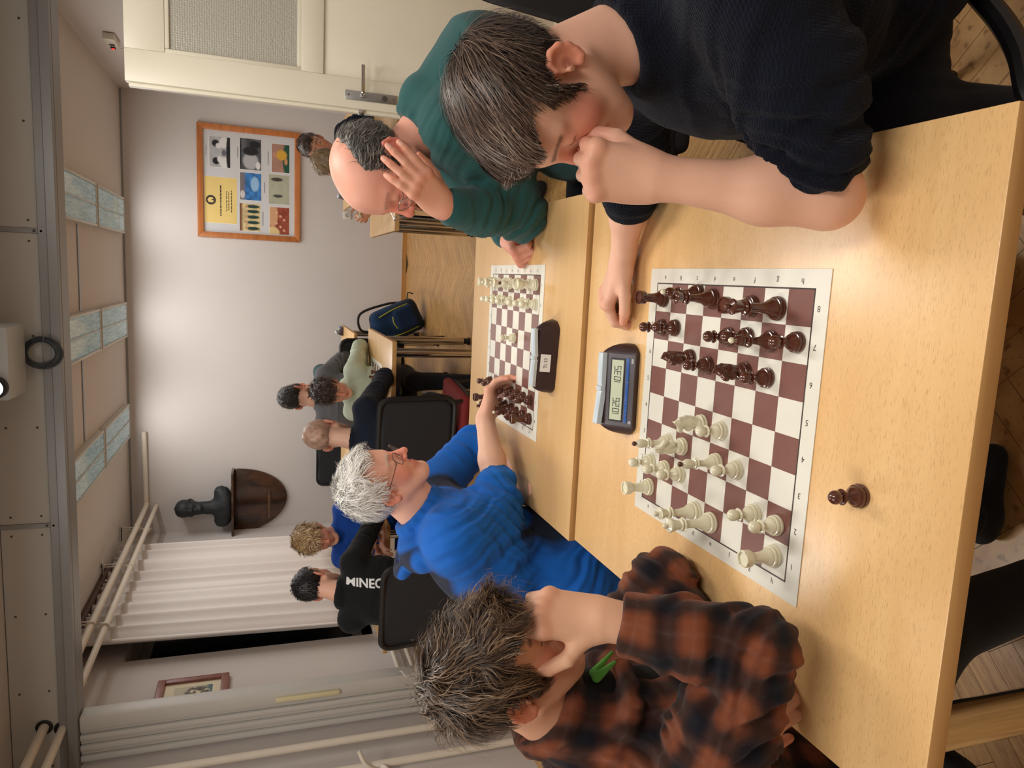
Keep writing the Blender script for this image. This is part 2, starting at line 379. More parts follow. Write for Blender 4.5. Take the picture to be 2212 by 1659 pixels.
# ---- window in the niche
wn = MB().box(XL - 0.34, XL - 0.30, NY0, NY1, NZ0, NZ0 + 0.08).box(XL - 0.34, XL - 0.30, NY0, NY1, NZ1 - 0.08, NZ1)
for y in (NY0, NY0 + 0.97, NY1 - 0.08): wn.box(XL - 0.34, XL - 0.30, y, y + 0.08, NZ0 + 0.08, NZ1 - 0.08)
wn = tag(wn.build('window_1', M_white, bev=0.004), kind='structure')
M_night = mat('night_glass', (18, 26, 30), 0.06, spec=0.7)
for y0, y1 in ((NY0 + 0.08, NY0 + 0.97), (NY0 + 1.05, NY1 - 0.08)):
    MB().box(XL - 0.326, XL - 0.314, y0, y1, NZ0 + 0.08, NZ1 - 0.08).build('pane', M_night, wn, smooth=0)
MB().box(XL - 0.30, XL + 0.03, NY0, NY1, NZ0 - 0.03, NZ0).build('window_sill', M_white, wn, bev=0.004)
# ---- header wall above the folding partition: screwed panels in metal profiles
HY = 3.30; HB = 2.435
hd = tag(MB().box(XL, XR, HY + 0.02, HY + 0.16, HB + 0.01, ZC).build('wall_header', M_panel, smooth=0), kind='structure')
xs = [XL, -0.925, 0.56, XR]
for a, b in zip(xs[:-1], xs[1:]):
    p = MB().box(a + 0.012, b - 0.012, HY + 0.004, HY + 0.02, HB + 0.085, ZC - 0.004).build('panel', M_panel, hd, smooth=0, bev=0.002)
    for sx in (a + 0.05, a + 0.05 + (b - a - 0.1) / 3, a + 0.05 + (b - a - 0.1) * 2 / 3, b - 0.05):
        for sz in (HB + 0.125, ZC - 0.05):
            MB().lathe([(0.006, 0), (0.005, 0.003)], 8).build('screw', M_screw, p).matrix_local = Matrix.Translation((sx, HY + 0.004, sz)) @ Matrix.Rotation(PI / 2, 4, 'X')
MB().box(XL, XR, HY - 0.02, HY + 0.02, HB, HB + 0.045).build('metal_profile', M_metal, hd, smooth=0, bev=0.003)
MB().box(XL, XR, HY - 0.008, HY + 0.02, HB + 0.045, HB + 0.085).build('metal_profile', M_metal, hd, smooth=0, bev=0.003)
MB().box(XL, XR, HY + 0.02, HY + 0.16, HB - 0.002, HB + 0.01).build('metal_profile', M_metal, hd, smooth=0, bev=0.003)
for x in xs[1:-1]:
    v = MB().box(x - 0.012, x + 0.012, HY - 0.002, HY + 0.012, HB + 0.085, ZC - 0.004).build('metal_profile', M_metal, hd, smooth=0, bev=0.002)
    for z in (HB + 0.10, HB + 0.07): MB().lathe([(0.007, 0), (0.006, 0.004)], 8).build('screw', M_screw, v).matrix_local = Matrix.Translation((x, HY - 0.004, z)) @ Matrix.Rotation(PI / 2, 4, 'X')
# ---- folding partition pushed together at the left
M_fold = mat('partition_vinyl', (206, 204, 198), 0.45, var=0.03, vscale=2)
fp = empty('folding_partition', (-2.25, HY, 0), label='grey ribbed folding partition stacked against the left wall', cat='partition')
def fpart(n, mb, m=M_fold, par=fp, **k):
    o = mb.build(n, m, par, **k); o.location = -Vector(fp.location) if par is fp else (0, 0, 0); return o
post = fpart('end_post', MB().box(-2.105, -2.02, HY + 0.01, HY + 0.12, 0.02, HB - 0.004), bev=0.012)
MB().box(-2.08, -2.05, HY - 0.012, HY + 0.012, 1.05, 1.42).build('grip_handle', mat('cream_grip', (222, 212, 170), 0.5), post, bev=0.008)
x = -2.105; k = 0
while x > -2.27:
    w = 0.036 if k % 2 else 0.026
    fpart('fold', MB().box(x - w + 0.004, x, HY + (0.015 if k % 2 else 0.03), HY + 0.115, 0.02, HB - 0.004), bev=0.006); x -= w; k += 1
# ---- door leaf standing open at the right
DY = 2.50
dr = empty('door_1', (1.14, DY, 0)); tag(dr, kind='structure')
M_door = mat('door_paint', (224, 218, 198), 0.4, var=0.05, vscale=4)
dx0, dx1, dz1 = 0.0, 0.84, 2.005
def dpart(n, mb, m=M_door, par=dr, **k): return mb.build(n, m, par, **k)
f = MB().box(dx0, dx0 + 0.125, 0, 0.04, 0.01, dz1).box(dx1 - 0.12, dx1, 0, 0.04, 0.01, dz1).box(dx0 + 0.125, dx1 - 0.12, 0, 0.04, dz1 - 0.145, dz1)
f.box(dx0 + 0.125, dx1 - 0.12, 0, 0.04, 1.245, 1.335).box(dx0 + 0.125, dx1 - 0.12, 0, 0.04, 0.01, 0.2)
dpart('leaf_frame', f, bev=0.003)
dpart('rebate_lip', MB().box(dx0 - 0.014, dx0, 0.022, 0.056, 0.02, dz1 - 0.01), bev=0.002)
dpart('infill_panel', MB().box(dx0 + 0.12, dx1 - 0.115, 0.010, 0.03, 0.19, 1.25), bev=0.002)
# patterned glass: a sheet of small raised diamonds
M_frost = mat('patterned_glass', (176, 174, 160), 0.2, spec=0.8, bump=0.0)
q = NT(M_frost); tcn = q.n('ShaderNodeTexCoord'); vr = q.n('ShaderNodeTexVoronoi'); vr.inputs['Scale'].default_value = 110; vr.inputs['Randomness'].default_value = 0.25
q.l(tcn.outputs['Object'], vr.inputs['Vector']); bpn = q.n('ShaderNodeBump'); bpn.inputs['Strength'].default_value = 0.9; bpn.inputs['Distance'].default_value = 0.004
q.l(vr.outputs['Distance'], bpn.inputs['Height']); q.l(bpn.outputs[0], q.b.inputs['Normal'])
pane = dpart('pane', MB().box(dx0 + 0.14, dx1 - 0.135, 0.014, 0.022, 1.35, dz1 - 0.16), M_frost, smooth=0)
gb = MB()
for (a, b, c, d) in ((dx0 + 0.118, dx0 + 0.142, 1.33, dz1 - 0.14), (dx1 - 0.137, dx1 - 0.118, 1.33, dz1 - 0.14), (dx0 + 0.142, dx1 - 0.137, 1.33, 1.352), (dx0 + 0.142, dx1 - 0.137, dz1 - 0.162, dz1 - 0.14)):
    gb.box(a, b, 0.004, 0.03, c, d)
dpart('glazing_bead', gb, bev=0.004)
hp = dpart('handle_plate', MB().box(dx0 + 0.032, dx0 + 0.072, -0.008, 0, 0.93, 1.155), mat('brushed_steel', (170, 170, 168), 0.35, metal=0.8), bev=0.004)
MB().tube(smooth_path([(dx0 + 0.052, -0.005, 1.085), (dx0 + 0.052, -0.045, 1.085), (dx0 + 0.07, -0.052, 1.084), (dx0 + 0.17, -0.05, 1.085)], 5), 0.0085, 10).build('handle_lever', M_chrome, hp)
MB().lathe([(0.012, 0), (0.012, 0.004), (0.006, 0.005)], 12).build('keyhole', M_screw, hp).matrix_local = Matrix.Translation((dx0 + 0.052, -0.008, 0.985)) @ Matrix.Rotation(PI / 2, 4, 'X')
for z in (0.945, 1.14): MB().lathe([(0.004, 0), (0.003, 0.002)], 8).build('screw', M_screw, hp).matrix_local = Matrix.Translation((dx0 + 0.052, -0.008, z)) @ Matrix.Rotation(PI / 2, 4, 'X')
dpart('latch_bolt', MB().box(dx0 - 0.024, dx0, 0.012, 0.022, 1.07, 1.095), M_chrome, bev=0.002)
dpart('hinge', MB().tube([(dx1 + 0.008, 0.04, 0.3), (dx1 + 0.008, 0.04, 0.42)], 0.009, 8), M_metal)
dpart('hinge', MB().tube([(dx1 + 0.008, 0.04, 1.6), (dx1 + 0.008, 0.04, 1.72)], 0.009, 8), M_metal)
# ---- ceiling lamps
M_cover = mat('ribbed_cover', (186, 206, 210), 0.10, spec=1.0, var=0.35, vscale=9, stretch=(6, 1, 1), c2=(120, 150, 158))
q = NT(M_cover); q.b.inputs['Emission Color'].default_value = lin((200, 222, 224)) + (1,); q.b.inputs['Emission Strength'].default_value = 0.12
M_lampframe = mat('lamp_frame', (200, 198, 190), 0.45)
def ceiling_lamp(x, y, label, group, lit):
    t = empty('ceiling_lamp', (x, y, ZC), label=label, cat='lamp', group=group)
    hw, hl = 0.165, 0.585
    t0 = MB()
    for a, b, c, d in ((-hw, -hw + 0.018, -hl, hl), (hw - 0.018, hw, -hl, hl), (-hw + 0.018, hw - 0.018, -hl, -hl + 0.02), (-hw + 0.018, hw - 0.018, hl - 0.02, hl)): t0.box(a, b, c, d, -0.05, 0)
    t0.build('housing', M_lampframe, t, bev=0.003)
    P = []
    n = 15
    for s_ in (0, 1):
        mbx = MB(); a, b = ((-hw + 0.02, -0.004) if s_ == 0 else (0.004, hw - 0.02))
        P = []
        for i in range(n * 2 + 1):
            yy = -hl + 0.024 + (2 * hl - 0.048) * i / (2 * n); z = -0.046 + (0.016 if i % 2 else 0)
            P.append([(a, yy, z + 0.006), (a + 0.012, yy, z), (b - 0.012, yy, z), (b, yy, z + 0.006)])
        mbx.grid(P); mbx.build('ribbed_cover', M_cover if not lit else M_lit, t, smooth=0)
    MB().box(-0.004, 0.004, -hl + 0.02, hl - 0.02, -0.05, -0.02).build('centre_bar', M_lampframe, t, smooth=0)
    return t
M_lit = mat_emit('lit_cover', (255, 244, 226), 3.0)
for lx, col in ((0.86, 'above the photo board'), (-0.11, 'in the middle row'), (-1.09, 'nearest the curtain')):
    for ly, w in ((5.09, 'near'), (6.32, 'far')):
        ceiling_lamp(lx, ly, 'ribbed ceiling lamp %s, %s' % (col, 'nearer the header' if w == 'near' else 'touching the back wall'), 'ribbed ceiling lamps of the far half', False)
for i, (lx, ly) in enumerate(LAMPS):
    ceiling_lamp(lx, ly, 'lit ceiling lamp over the chess tables, %s' % ('left row, over the players', 'left row, behind the viewer', 'right row, over the players', 'right row, behind the viewer')[i], 'lit lamps above the near tables', True)
# ---- heating pipes under the ceiling and beside the partition
for zz, xx, lab in ((2.59, -2.04, 'upper white heating pipe hung under the ceiling along the curtain'), (2.505, -2.06, 'lower white heating pipe hung under the ceiling along the curtain')):
    p = empty('heating_pipe', (xx, 3.0, zz), label=lab, cat='pipe')
    far = [(xx, 1.2, zz), (xx, 3.2, zz), (xx + 0.02, 5.0, zz), (xx + 0.04, 6.93, zz), (xx + 0.055, 7.03, zz + 0.002), (xx + 0.14, 7.055, zz + 0.004), (xx + 0.8, 7.06, zz + 0.01)] if zz > 2.55 else [(xx, 1.2, zz), (xx, 3.2, zz), (xx + 0.02, 5.0, zz), (xx + 0.04, 7.09, zz)]
    o = MB().tube(smooth_path(far, 6), 0.024 if zz > 2.55 else 0.021, 14).build('pipe_run', M_pipe, p); o.location = -Vector(p.location)
    for y in (3.75, 4.55, 5.6, 6.5):
        s = MB().tube([(0, 0, -0.03), (0, 0, ZC - zz - 0.002)], 0.006, 6).box(-0.12, 0.03, -0.012, 0.012, ZC - zz - 0.02, ZC - zz - 0.012).build('hanger', M_pipe, p); s.location = (0, y - 3.0, 0)
        s = MB().lathe([(0.03, -0.01), (0.03, 0.01)], 14).build('collar', M_pipe, p); s.matrix_local = Matrix.Translation((0.02, y - 3.1, 0)) @ Matrix.Rotation(PI / 2, 4, 'X')
    s = MB().lathe([(0.036, -0.004), (0.042, 0.0), (0.036, 0.004)], 18).build('wall_rosette', M_black, p); s.matrix_local = Matrix.Translation((0, HY - 3.0, 0)) @ Matrix.Rotation(PI / 2, 4, 'X')
a1, a2 = at(450, 1652, 4.15), at(1010, 1546, 4.15)
for k, (dx, dy) in enumerate(((0.0, 0.0), (-0.045, 0.09))):
    bx, by = -2.235 + dx, 3.07 - 2.2 * dy
    p = empty('riser_pipe', (bx, by, 0), label=('white riser pipe close beside the folding partition' if k == 0 else 'outer white riser pipe with a branch elbow near the left wall'), cat='pipe')
    o = MB().tube([(0, 0, 0.0), (0, 0, ZC)], 0.022, 12).build('pipe_run', M_pipe, p)
    if k == 1:
        br = MB().tube(smooth_path([(0.0, -0.02, 0.86), (0.0, -0.08, 0.84), (-0.02, -0.35, 0.82), (-0.03, -0.9, 0.80)], 6), 0.016, 10).build('branch_pipe', M_pipe, p)
        MB().tube(smooth_path([(0.10, 0, 0.99), (0.03, -0.03, 0.95), (-0.03, -0.05, 0.86), (-0.05, -0.2, 0.80)], 6), 0.011, 8).build('branch_pipe', M_pipe, p)
# ---- curtain on its rail
M_curt = mat('curtain_voile', (226, 220, 216), 0.85, sheen=0.3)
cu = empty('curtain', (-2.16, 5.6, 0), label='thin white voile curtain hanging in folds before the dark window', cat='curtain')
P = []
for i in range(181):
    t = i / 180; y = 4.42 + (6.32 - 4.42) * t
    row = []
    for j in range(9):
        h = j / 8; z = 2.70 - h * (2.70 - 0.74)
        ph = 2 * PI * 9.5 * t + 0.7 * math.sin(5 * t + 1.2 * h) + 0.5 * math.sin(13 * t)
        amp = 0.028 + 0.012 * math.sin(7 * t + 2)
        row.append((-2.17 + amp * math.sin(ph) + 0.008 * math.sin(2.3 * ph + 1) - 0.03 * h, y + 0.012 * math.cos(ph) - 0.10 * h * (0.5 - t), z))
    P.append(row)
o = MB().grid(P).build('cloth', M_curt, cu, smooth=3.0); o.location = -Vector(cu.location)
sol = o.modifiers.new('thickness', 'SOLIDIFY'); sol.thickness = 0.002
o = MB().box(-2.20, -2.13, 4.38, 5.86, 2.705, ZC).build('rail', mat_wood('rail_brown', (92, 58, 42), (66, 40, 30), 0.4), cu, bev=0.004); o.location = -Vector(cu.location)
for i in range(12):
    o = MB().lathe([(0.008, 0), (0.012, 0.012), (0.004, 0.03)], 8).build('glider', M_white, cu); o.location = (-2.165 + 2.16, 4.45 + i * 0.16 - 5.6, 2.69)

# ---- heating pipes low on the left wall under the table
for z, lab in ((0.60, 'upper of two white pipes low on the left wall'), (0.50, 'lower of two white pipes low on the left wall')):
    p = empty('radiator_pipe', (XL + 0.06, 3.9, z), label=lab, cat='pipe')
    MB().tube([(0, -0.42, 0), (0, 0.55, 0)], 0.016, 10).build('pipe_run', M_pipe, p)
    for y in (-0.1, 0.3): MB().box(-0.06, 0.004, y - 0.012, y + 0.012, -0.022, 0.022).build('bracket', M_pipe, p, bev=0.004)
# ================================================================= TABLES
M_beech = mat_wood('beech_laminate', (226, 186, 130), (214, 170, 112), 0.3, scale=(1.5, 12, 12), fleck=((206, 161, 108), (110, 800, 110)), bump=0.10)
M_beech.node_tree.nodes['Principled BSDF'].inputs['Specular IOR Level'].default_value = 0.55
M_edge = mat_wood('beech_edge', (206, 162, 104), (190, 144, 88), 0.4, scale=(3, 30, 30))
M_legs = mat('chrome_leg', (206, 200, 190), 0.14, metal=1.0)
def make_table(w, d, top=TZ):
    t = empty('table', (0, 0, 0))
    b = MB().box(-w / 2, w / 2, -d / 2, d / 2, top - 0.028, top).build('tabletop', [M_beech, M_edge], t, smooth=0.5, bev=0.002)
    for p in b.data.polygons:
        if abs(p.normal.z) < 0.5: p.material_index = 1
    for sx in (-1, 1):
        for sy in (-1, 1):
            x, y = sx * (w / 2 - 0.075), sy * (d / 2 - 0.075)
            lg = MB().tube([(x, y, 0.05), (x, y, top - 0.028)], 0.029, 20).build('leg', M_legs, t)
            MB().lathe([(0.026, 0.0), (0.03, 0.006), (0.03, 0.012), (0.022, 0.02), (0.022, 0.04), (0.03, 0.05)], 16, (x, y, 0)).build('foot_cap', M_black, lg)
    fr = MB()
    for sx in (-1, 1): fr.box(sx * (w / 2 - 0.075) - 0.012, sx * (w / 2 - 0.075) + 0.012, -d / 2 + 0.075, d / 2 - 0.075, top - 0.068, top - 0.028)
    for sy in (-1, 1): fr.box(-w / 2 + 0.075, w / 2 - 0.075, sy * (d / 2 - 0.075) - 0.012, sy * (d / 2 - 0.075) + 0.012, top - 0.068, top - 0.028)
    fr.build('frame', M_legs, t, smooth=0.5)
    return t
tproto = make_table(0.855, 1.03)
FT = 0.012                                                   # the second table stands a little higher
def place_table(o, x0, y0, label, cat='table', dz=0.0):
    o.location = (x0 + 0.4275, y0 + 0.515, dz); tag(o, label, cat)
    if o is not tproto: o['group'] = 'beech tables of the club room'
    else: o['group'] = 'beech tables of the club room'
    return o
place_table(tproto, -0.211, -0.268, 'large beech table in the foreground under the biggest chess board')
t2 = make_table(0.865, 0.96, TZ + FT); t2.location = (0.215, 0.77 + 0.48, 0); tag(t2, 'second beech table with the older players, behind the foreground table', 'table', 'beech tables of the club room')
for x0, y0, lab in ((-0.82, 3.50, 'beech table where the boy in pale green leans on his arm'), (-0.93, 5.38, 'beech table behind, at the grey T-shirt, with a clock on its corner'),
                    (0.69, 3.52, 'beech table behind the green fleece, its corner near the wall socket'), (1.02, 5.38, 'far right beech table below the photo board'),
                    (-2.00, 3.56, 'beech table before the boy in the black hoodie'), (-2.00, 5.25, 'far left beech table with a chess set below the bust')):
    place_table(copy_tree(tproto), x0, y0, lab)
# ================================================================= CHESS BOARDS
M_mat = mat('board_vinyl', (229, 226, 212), 0.42, var=0.03, vscale=20)
M_dark = mat('board_brown_print', (124, 80, 70), 0.42, var=0.05, vscale=30)
M_ink = mat('board_ink', (60, 46, 42), 0.5)
SQ = 0.055
def make_board(x0, y0, z, label, flip=False):                # playing field from (x0, y0); files run along y, ranks along x
    b = empty('chess_board', (x0 + 4 * SQ, y0 + 4 * SQ, z), label=label, cat='chess board', group='vinyl roll-up chess boards')
    e = 4 * SQ + 0.029
    MB().box(-e, e, -e, e, 0, 0.0016).build('vinyl_mat', M_mat, b, bev=0.0006)
    mb = MB()
    for i in range(8):
        for j in range(8):
            if (i + j) % 2 == 0:                             # h1 / a8 corners light
                pass
            dark = (i + j) % 2 == 1
            if dark: mb.box((i - 4) * SQ, (i - 3) * SQ, (j - 4) * SQ, (j - 3) * SQ, 0.0014, 0.0018)
    mb.build('printed_squares', M_dark, b, smooth=0)
    w = 0.0012; L = 4 * SQ; mb = MB()
    for s in (-1, 1): mb.box(-L - w, L + w, s * L - w, s * L + w, 0.0014, 0.0019).box(s * L - w, s * L + w, -L, L, 0.0014, 0.0019)
    mb.build('border_line', M_ink, b, smooth=0)
    files = 'hgfedcba' if not flip else 'abcdefgh'
    for j, ch in enumerate(files):
        for s in (-1, 1):                                    # right edge read from the right, left edge from the left
            M = Matrix.Translation((s * (L + 0.011), (j - 3.5) * SQ, 0.0018)) @ Matrix.Rotation(PI / 2 if s > 0 else -PI / 2, 4, 'Z')
            text_mesh('letter', ch, 0.013, M, M_ink, b, thick=0.00005)
    for i in range(8):
        for s in (-1, 1):
            M = Matrix.Translation(((i - 3.5) * SQ, s * (L + 0.011), 0.0018)) @ Matrix.Rotation(PI / 2 if s < 0 else -PI / 2, 4, 'Z')
            text_mesh('number', str(i + 1 if not flip else 8 - i), 0.013, M, M_ink, b, thick=0.00005)
    return b
make_board(0.0, 0.0, TZ, 'large brown and white chess board in the foreground with letters and numbers')
BX2, BY2, BZ2 = 0.010, 1.058, TZ + FT
make_board(BX2, BY2, BZ2, 'chess board on the second table between the two older men', True)
# ================================================================= CHESS PIECES
M_ivory = mat('ivory_plastic', (240, 235, 206), 0.22, coat=0.5, var=0.05, vscale=60, sss=0.05)
M_brown = mat('brown_plastic', (92, 50, 36), 0.18, coat=0.6, var=0.15, vscale=40)
base = lambda r: [(0, 0), (r * 0.97, 0), (r, 0.001), (r, 0.0036), (r * 0.97, 0.0048), (r * 0.88, 0.0052), (r * 0.87, 0.0058), (r * 0.94, 0.0066), (r * 0.95, 0.0084), (r * 0.90, 0.0102), (r * 0.77, 0.0108), (r * 0.76, 0.0114), (r * 0.80, 0.0122), (r * 0.77, 0.0140)]
def pawn_prof(): r = 0.0165; return base(r) + [(r * 0.66, 0.0170), (r * 0.45, 0.0200), (0.0054, 0.0235), (0.0046, 0.028), (0.0046, 0.0298), (0.0100, 0.0308), (0.0108, 0.0320), (0.0100, 0.0328), (0.0055, 0.0338), (0.0062, 0.0348), (0.0088, 0.038), (0.0096, 0.042), (0.0088, 0.046), (0.006, 0.0495), (0.002, 0.0512), (0, 0.0514)]
def rook_prof(): r = 0.0178; return base(r) + [(r * 0.68, 0.0165), (0.0104, 0.0190), (0.0088, 0.028), (0.0084, 0.038), (0.0090, 0.0425), (0.0122, 0.0445), (0.0136, 0.047), (0.0136, 0.057), (0.0128, 0.0572), (0.0120, 0.0562), (0, 0.0560)]
def bish_prof(): r = 0.0172; return base(r) + [(r * 0.62, 0.0175), (0.0064, 0.0235), (0.0054, 0.036), (0.0054, 0.041), (0.0104, 0.0425), (0.0106, 0.0438), (0.0064, 0.045), (0.0088, 0.0462), (0.0086, 0.0476), (0.0058, 0.0488), (0.0068, 0.052), (0.0086, 0.057), (0.0084, 0.063), (0.006, 0.068), (0.003, 0.0705), (0, 0.071)]
def queen_prof(): r = 0.0185; return base(r) + [(r * 0.70, 0.0175), (0.0092, 0.0225), (0.0066, 0.036), (0.0062, 0.051), (0.0118, 0.053), (0.012, 0.0545), (0.0074, 0.056), (0.01, 0.0575), (0.0098, 0.059), (0.0068, 0.0605), (0.0074, 0.064), (0.0108, 0.073), (0.0118, 0.0755), (0.0096, 0.0757), (0.0075, 0.0775), (0.004, 0.0785), (0.0034, 0.0795), (0, 0.0797)]
def king_prof(): r = 0.0190; return base(r) + [(r * 0.72, 0.0175), (0.0098, 0.0230), (0.0072, 0.037), (0.0068, 0.055), (0.0125, 0.057), (0.0128, 0.0588), (0.0078, 0.0602), (0.0108, 0.062), (0.0106, 0.0637), (0.0075, 0.0652), (0.0078, 0.069), (0.0108, 0.0795), (0.0122, 0.084), (0.0112, 0.0865), (0.006, 0.0885), (0.0036, 0.0893), (0, 0.0895)]
PIECE = {}
def piece_meshes(m, key):
    for n, pr in (('pawn', pawn_prof), ('rook', rook_prof), ('bishop', bish_prof), ('queen', queen_prof), ('king', king_prof)):
        mb = MB(); 
        if n == 'rook':
            mb.lathe(rook_prof()[1:], 28)
            for a in range(6):
                t = a * PI / 3; mb.add([(0.0136 * math.cos(t + u), 0.0136 * math.sin(t + u), z) for z in (0.0566, 0.0590) for u in (-0.46, 0, 0.46)] + [(0.0106 * math.cos(t + u), 0.0106 * math.sin(t + u), z) for z in (0.0546, 0.0590) for u in (-0.46, 0, 0.46)],
                    [(0, 1, 4, 3), (1, 2, 5, 4), (7, 6, 9, 10), (8, 7, 10, 11), (3, 4, 10, 9), (4, 5, 11, 10), (0, 3, 9, 6), (2, 8, 11, 5)])
        else: mb.lathe(pr()[1:], 28)
        PIECE[key, n] = mb.mesh(n, m, 0.55)
    q = MB().lathe([(0.0014, 0), (0.0034, 0.001), (0.0048, 0.0035), (0.0046, 0.0062), (0.0026, 0.0086), (0.0004, 0.0092)], 16)
    PIECE[key, 'ball'] = q.mesh('ball_tip', m, 0.9)
    s = Sdf(); s.k = 0.004
    for r, z in ((0.0165, 0.001),): pass
    s.cap((0.003, 0, 0.014), (0.006, 0, 0.030), 0.0095, 0.0085).cap((0.006, 0, 0.030), (0.002, 0, 0.050), 0.0085, 0.0062).cap((0.003, 0, 0.050), (-0.012, 0, 0.044), 0.0062, 0.0042, k=0.003)
    s.cap((-0.012, 0, 0.0445), (-0.0145, 0, 0.041), 0.0042, 0.0034).cap((0.001, 0.003, 0.054), (0.003, 0.0035, 0.061), 0.0024, 0.001, k=0.0015).cap((0.001, -0.003, 0.054), (0.003, -0.0035, 0.061), 0.0024, 0.001, k=0.0015)
    s.chain([(0.004, 0, 0.059), (0.011, 0, 0.051), (0.0145, 0, 0.040), (0.014, 0, 0.028)], [0.002, 0.0028, 0.003, 0.003], k=0.003)
    s.cap((-0.004, 0, 0.034), (-0.007, 0, 0.028), 0.006, 0.0075, k=0.004).cap((-0.013, 0.007, 0.040), (-0.013, -0.007, 0.040), 0.0006, k=0.001, sub=True)
    V, Q = sdf_mesh(s.p, 0.0011); PIECE[key, 'horse'] = np_mesh('horse_head', relax(V, Q, 1), Q, m)
    PIECE[key, 'knight'] = MB().lathe(base(0.0172)[1:] + [(0.0118, 0.0165), (0.0105, 0.018), (0.0, 0.0182)], 28).mesh('knight', m, 0.9)
piece_meshes(M_ivory, 'w'); piece_meshes(M_brown, 'b')
CN = {'w': 'ivory', 'b': 'brown'}
def piece(col, kind, x, y, z, label, group, rz=0.0, sc=1.0):
    o = link(kind, PIECE[col, kind]); o.location = (x, y, z); o.rotation_euler = (0, 0, rz); o.scale = (sc, sc, sc)
    o.name = 'chess_' + kind
    tag(o, label, 'chess piece', group)
    if kind == 'knight': link('horse_head', PIECE[col, 'horse'], o)
    if kind == 'bishop': link('ball_tip', PIECE['b' if col == 'w' else 'w', 'ball'], o).location = (0, 0, 0.0700)
    if kind == 'queen': link('ball_tip', PIECE[col, 'ball'], o).location = (0, 0, 0.0790)
    if kind == 'king': link('finial', PIECE[col, 'ball'], o).location = (0, 0, 0.0888)
    return o
KN = {'P': 'pawn', 'R': 'rook', 'N': 'knight', 'B': 'bishop', 'Q': 'queen', 'K': 'king'}
NEAR = {'b': 'Ra8 Bc8 Qd8 Rf8 Kg8 Pa7 Pb7 Pe7 Pf7 Bg7 Ph7 Nc6 Pd6 Nf6 Pg6', 'w': 'Nd4 Pe4 Bb3 Nc3 Pa2 Pb2 Pc2 Be3 Pf3 Ra1 Qd1 Ke1 Pg2 Ph2 Rh1'}
for col, s in NEAR.items():
    for t in s.split():
        f, r = 'abcdefgh'.index(t[1]), int(t[2]) - 1
        rz = {'Nc6': 0.9, 'Nf6': 0.8, 'Nd4': -0.35, 'Nc3': 2.6}.get(t, 0.0)
        off = {'Bc8': (0.012, -0.01), 'Qd8': (0.004, 0), 'Kg8': (-0.004, -0.008), 'Bg7': (0.0, 0.0), 'Pf3': (0, 0)}.get(t, (random.uniform(-0.004, 0.004), random.uniform(-0.004, 0.004)))
        piece(col, KN[t[0]], (r + 0.5) * SQ + off[0], (7.5 - f) * SQ + off[1], TZ + 0.0018, 'glossy %s %s on square %s of the foreground board' % (CN[col], KN[t[0]], t[1:]), 'pieces on the foreground board', rz)
piece('b', 'pawn', 0.171, -0.122, TZ, 'captured brown pawn standing alone on the bare foreground table', 'pieces on the foreground board')
ORD = ('first', 'second', 'third', 'fourth', 'fifth', 'sixth', 'seventh', 'eighth')
# second board: white on the right; files run a (near) to h (far)
for f in range(8):
    k = 'RNBQKBNR'[f]; y = BY2 + (f + 0.5) * SQ; fl_ = 'abcdefgh'[f]
    piece('w', KN[k], BX2 + 7.5 * SQ, y, BZ2 + 0.0018, 'ivory %s in the back row of the second board, %s from the near edge' % (KN[k], ORD[f]), 'pieces on the second board', 0.0)
    px_ = BX2 + (6.5 if f != 3 else 4.5) * SQ
    piece('w', 'pawn', px_, y, BZ2 + 0.0018, ('lone ivory pawn advanced to the middle of the second board' if f == 3 else 'ivory pawn in the pawn row of the second board, %s from the near edge' % ORD[f]), 'pieces on the second board')
    if f != 6: piece('b', KN[k], BX2 + 0.5 * SQ, y, BZ2 + 0.0018, 'brown %s in the back row of the second board, %s from the near edge' % (KN[k], ORD[f]), 'pieces on the second board', PI)
    piece('b', 'pawn', BX2 + 1.5 * SQ, y, BZ2 + 0.0018, 'brown pawn in the pawn row of the second board, %s from the near edge' % ORD[f], 'pieces on the second board')
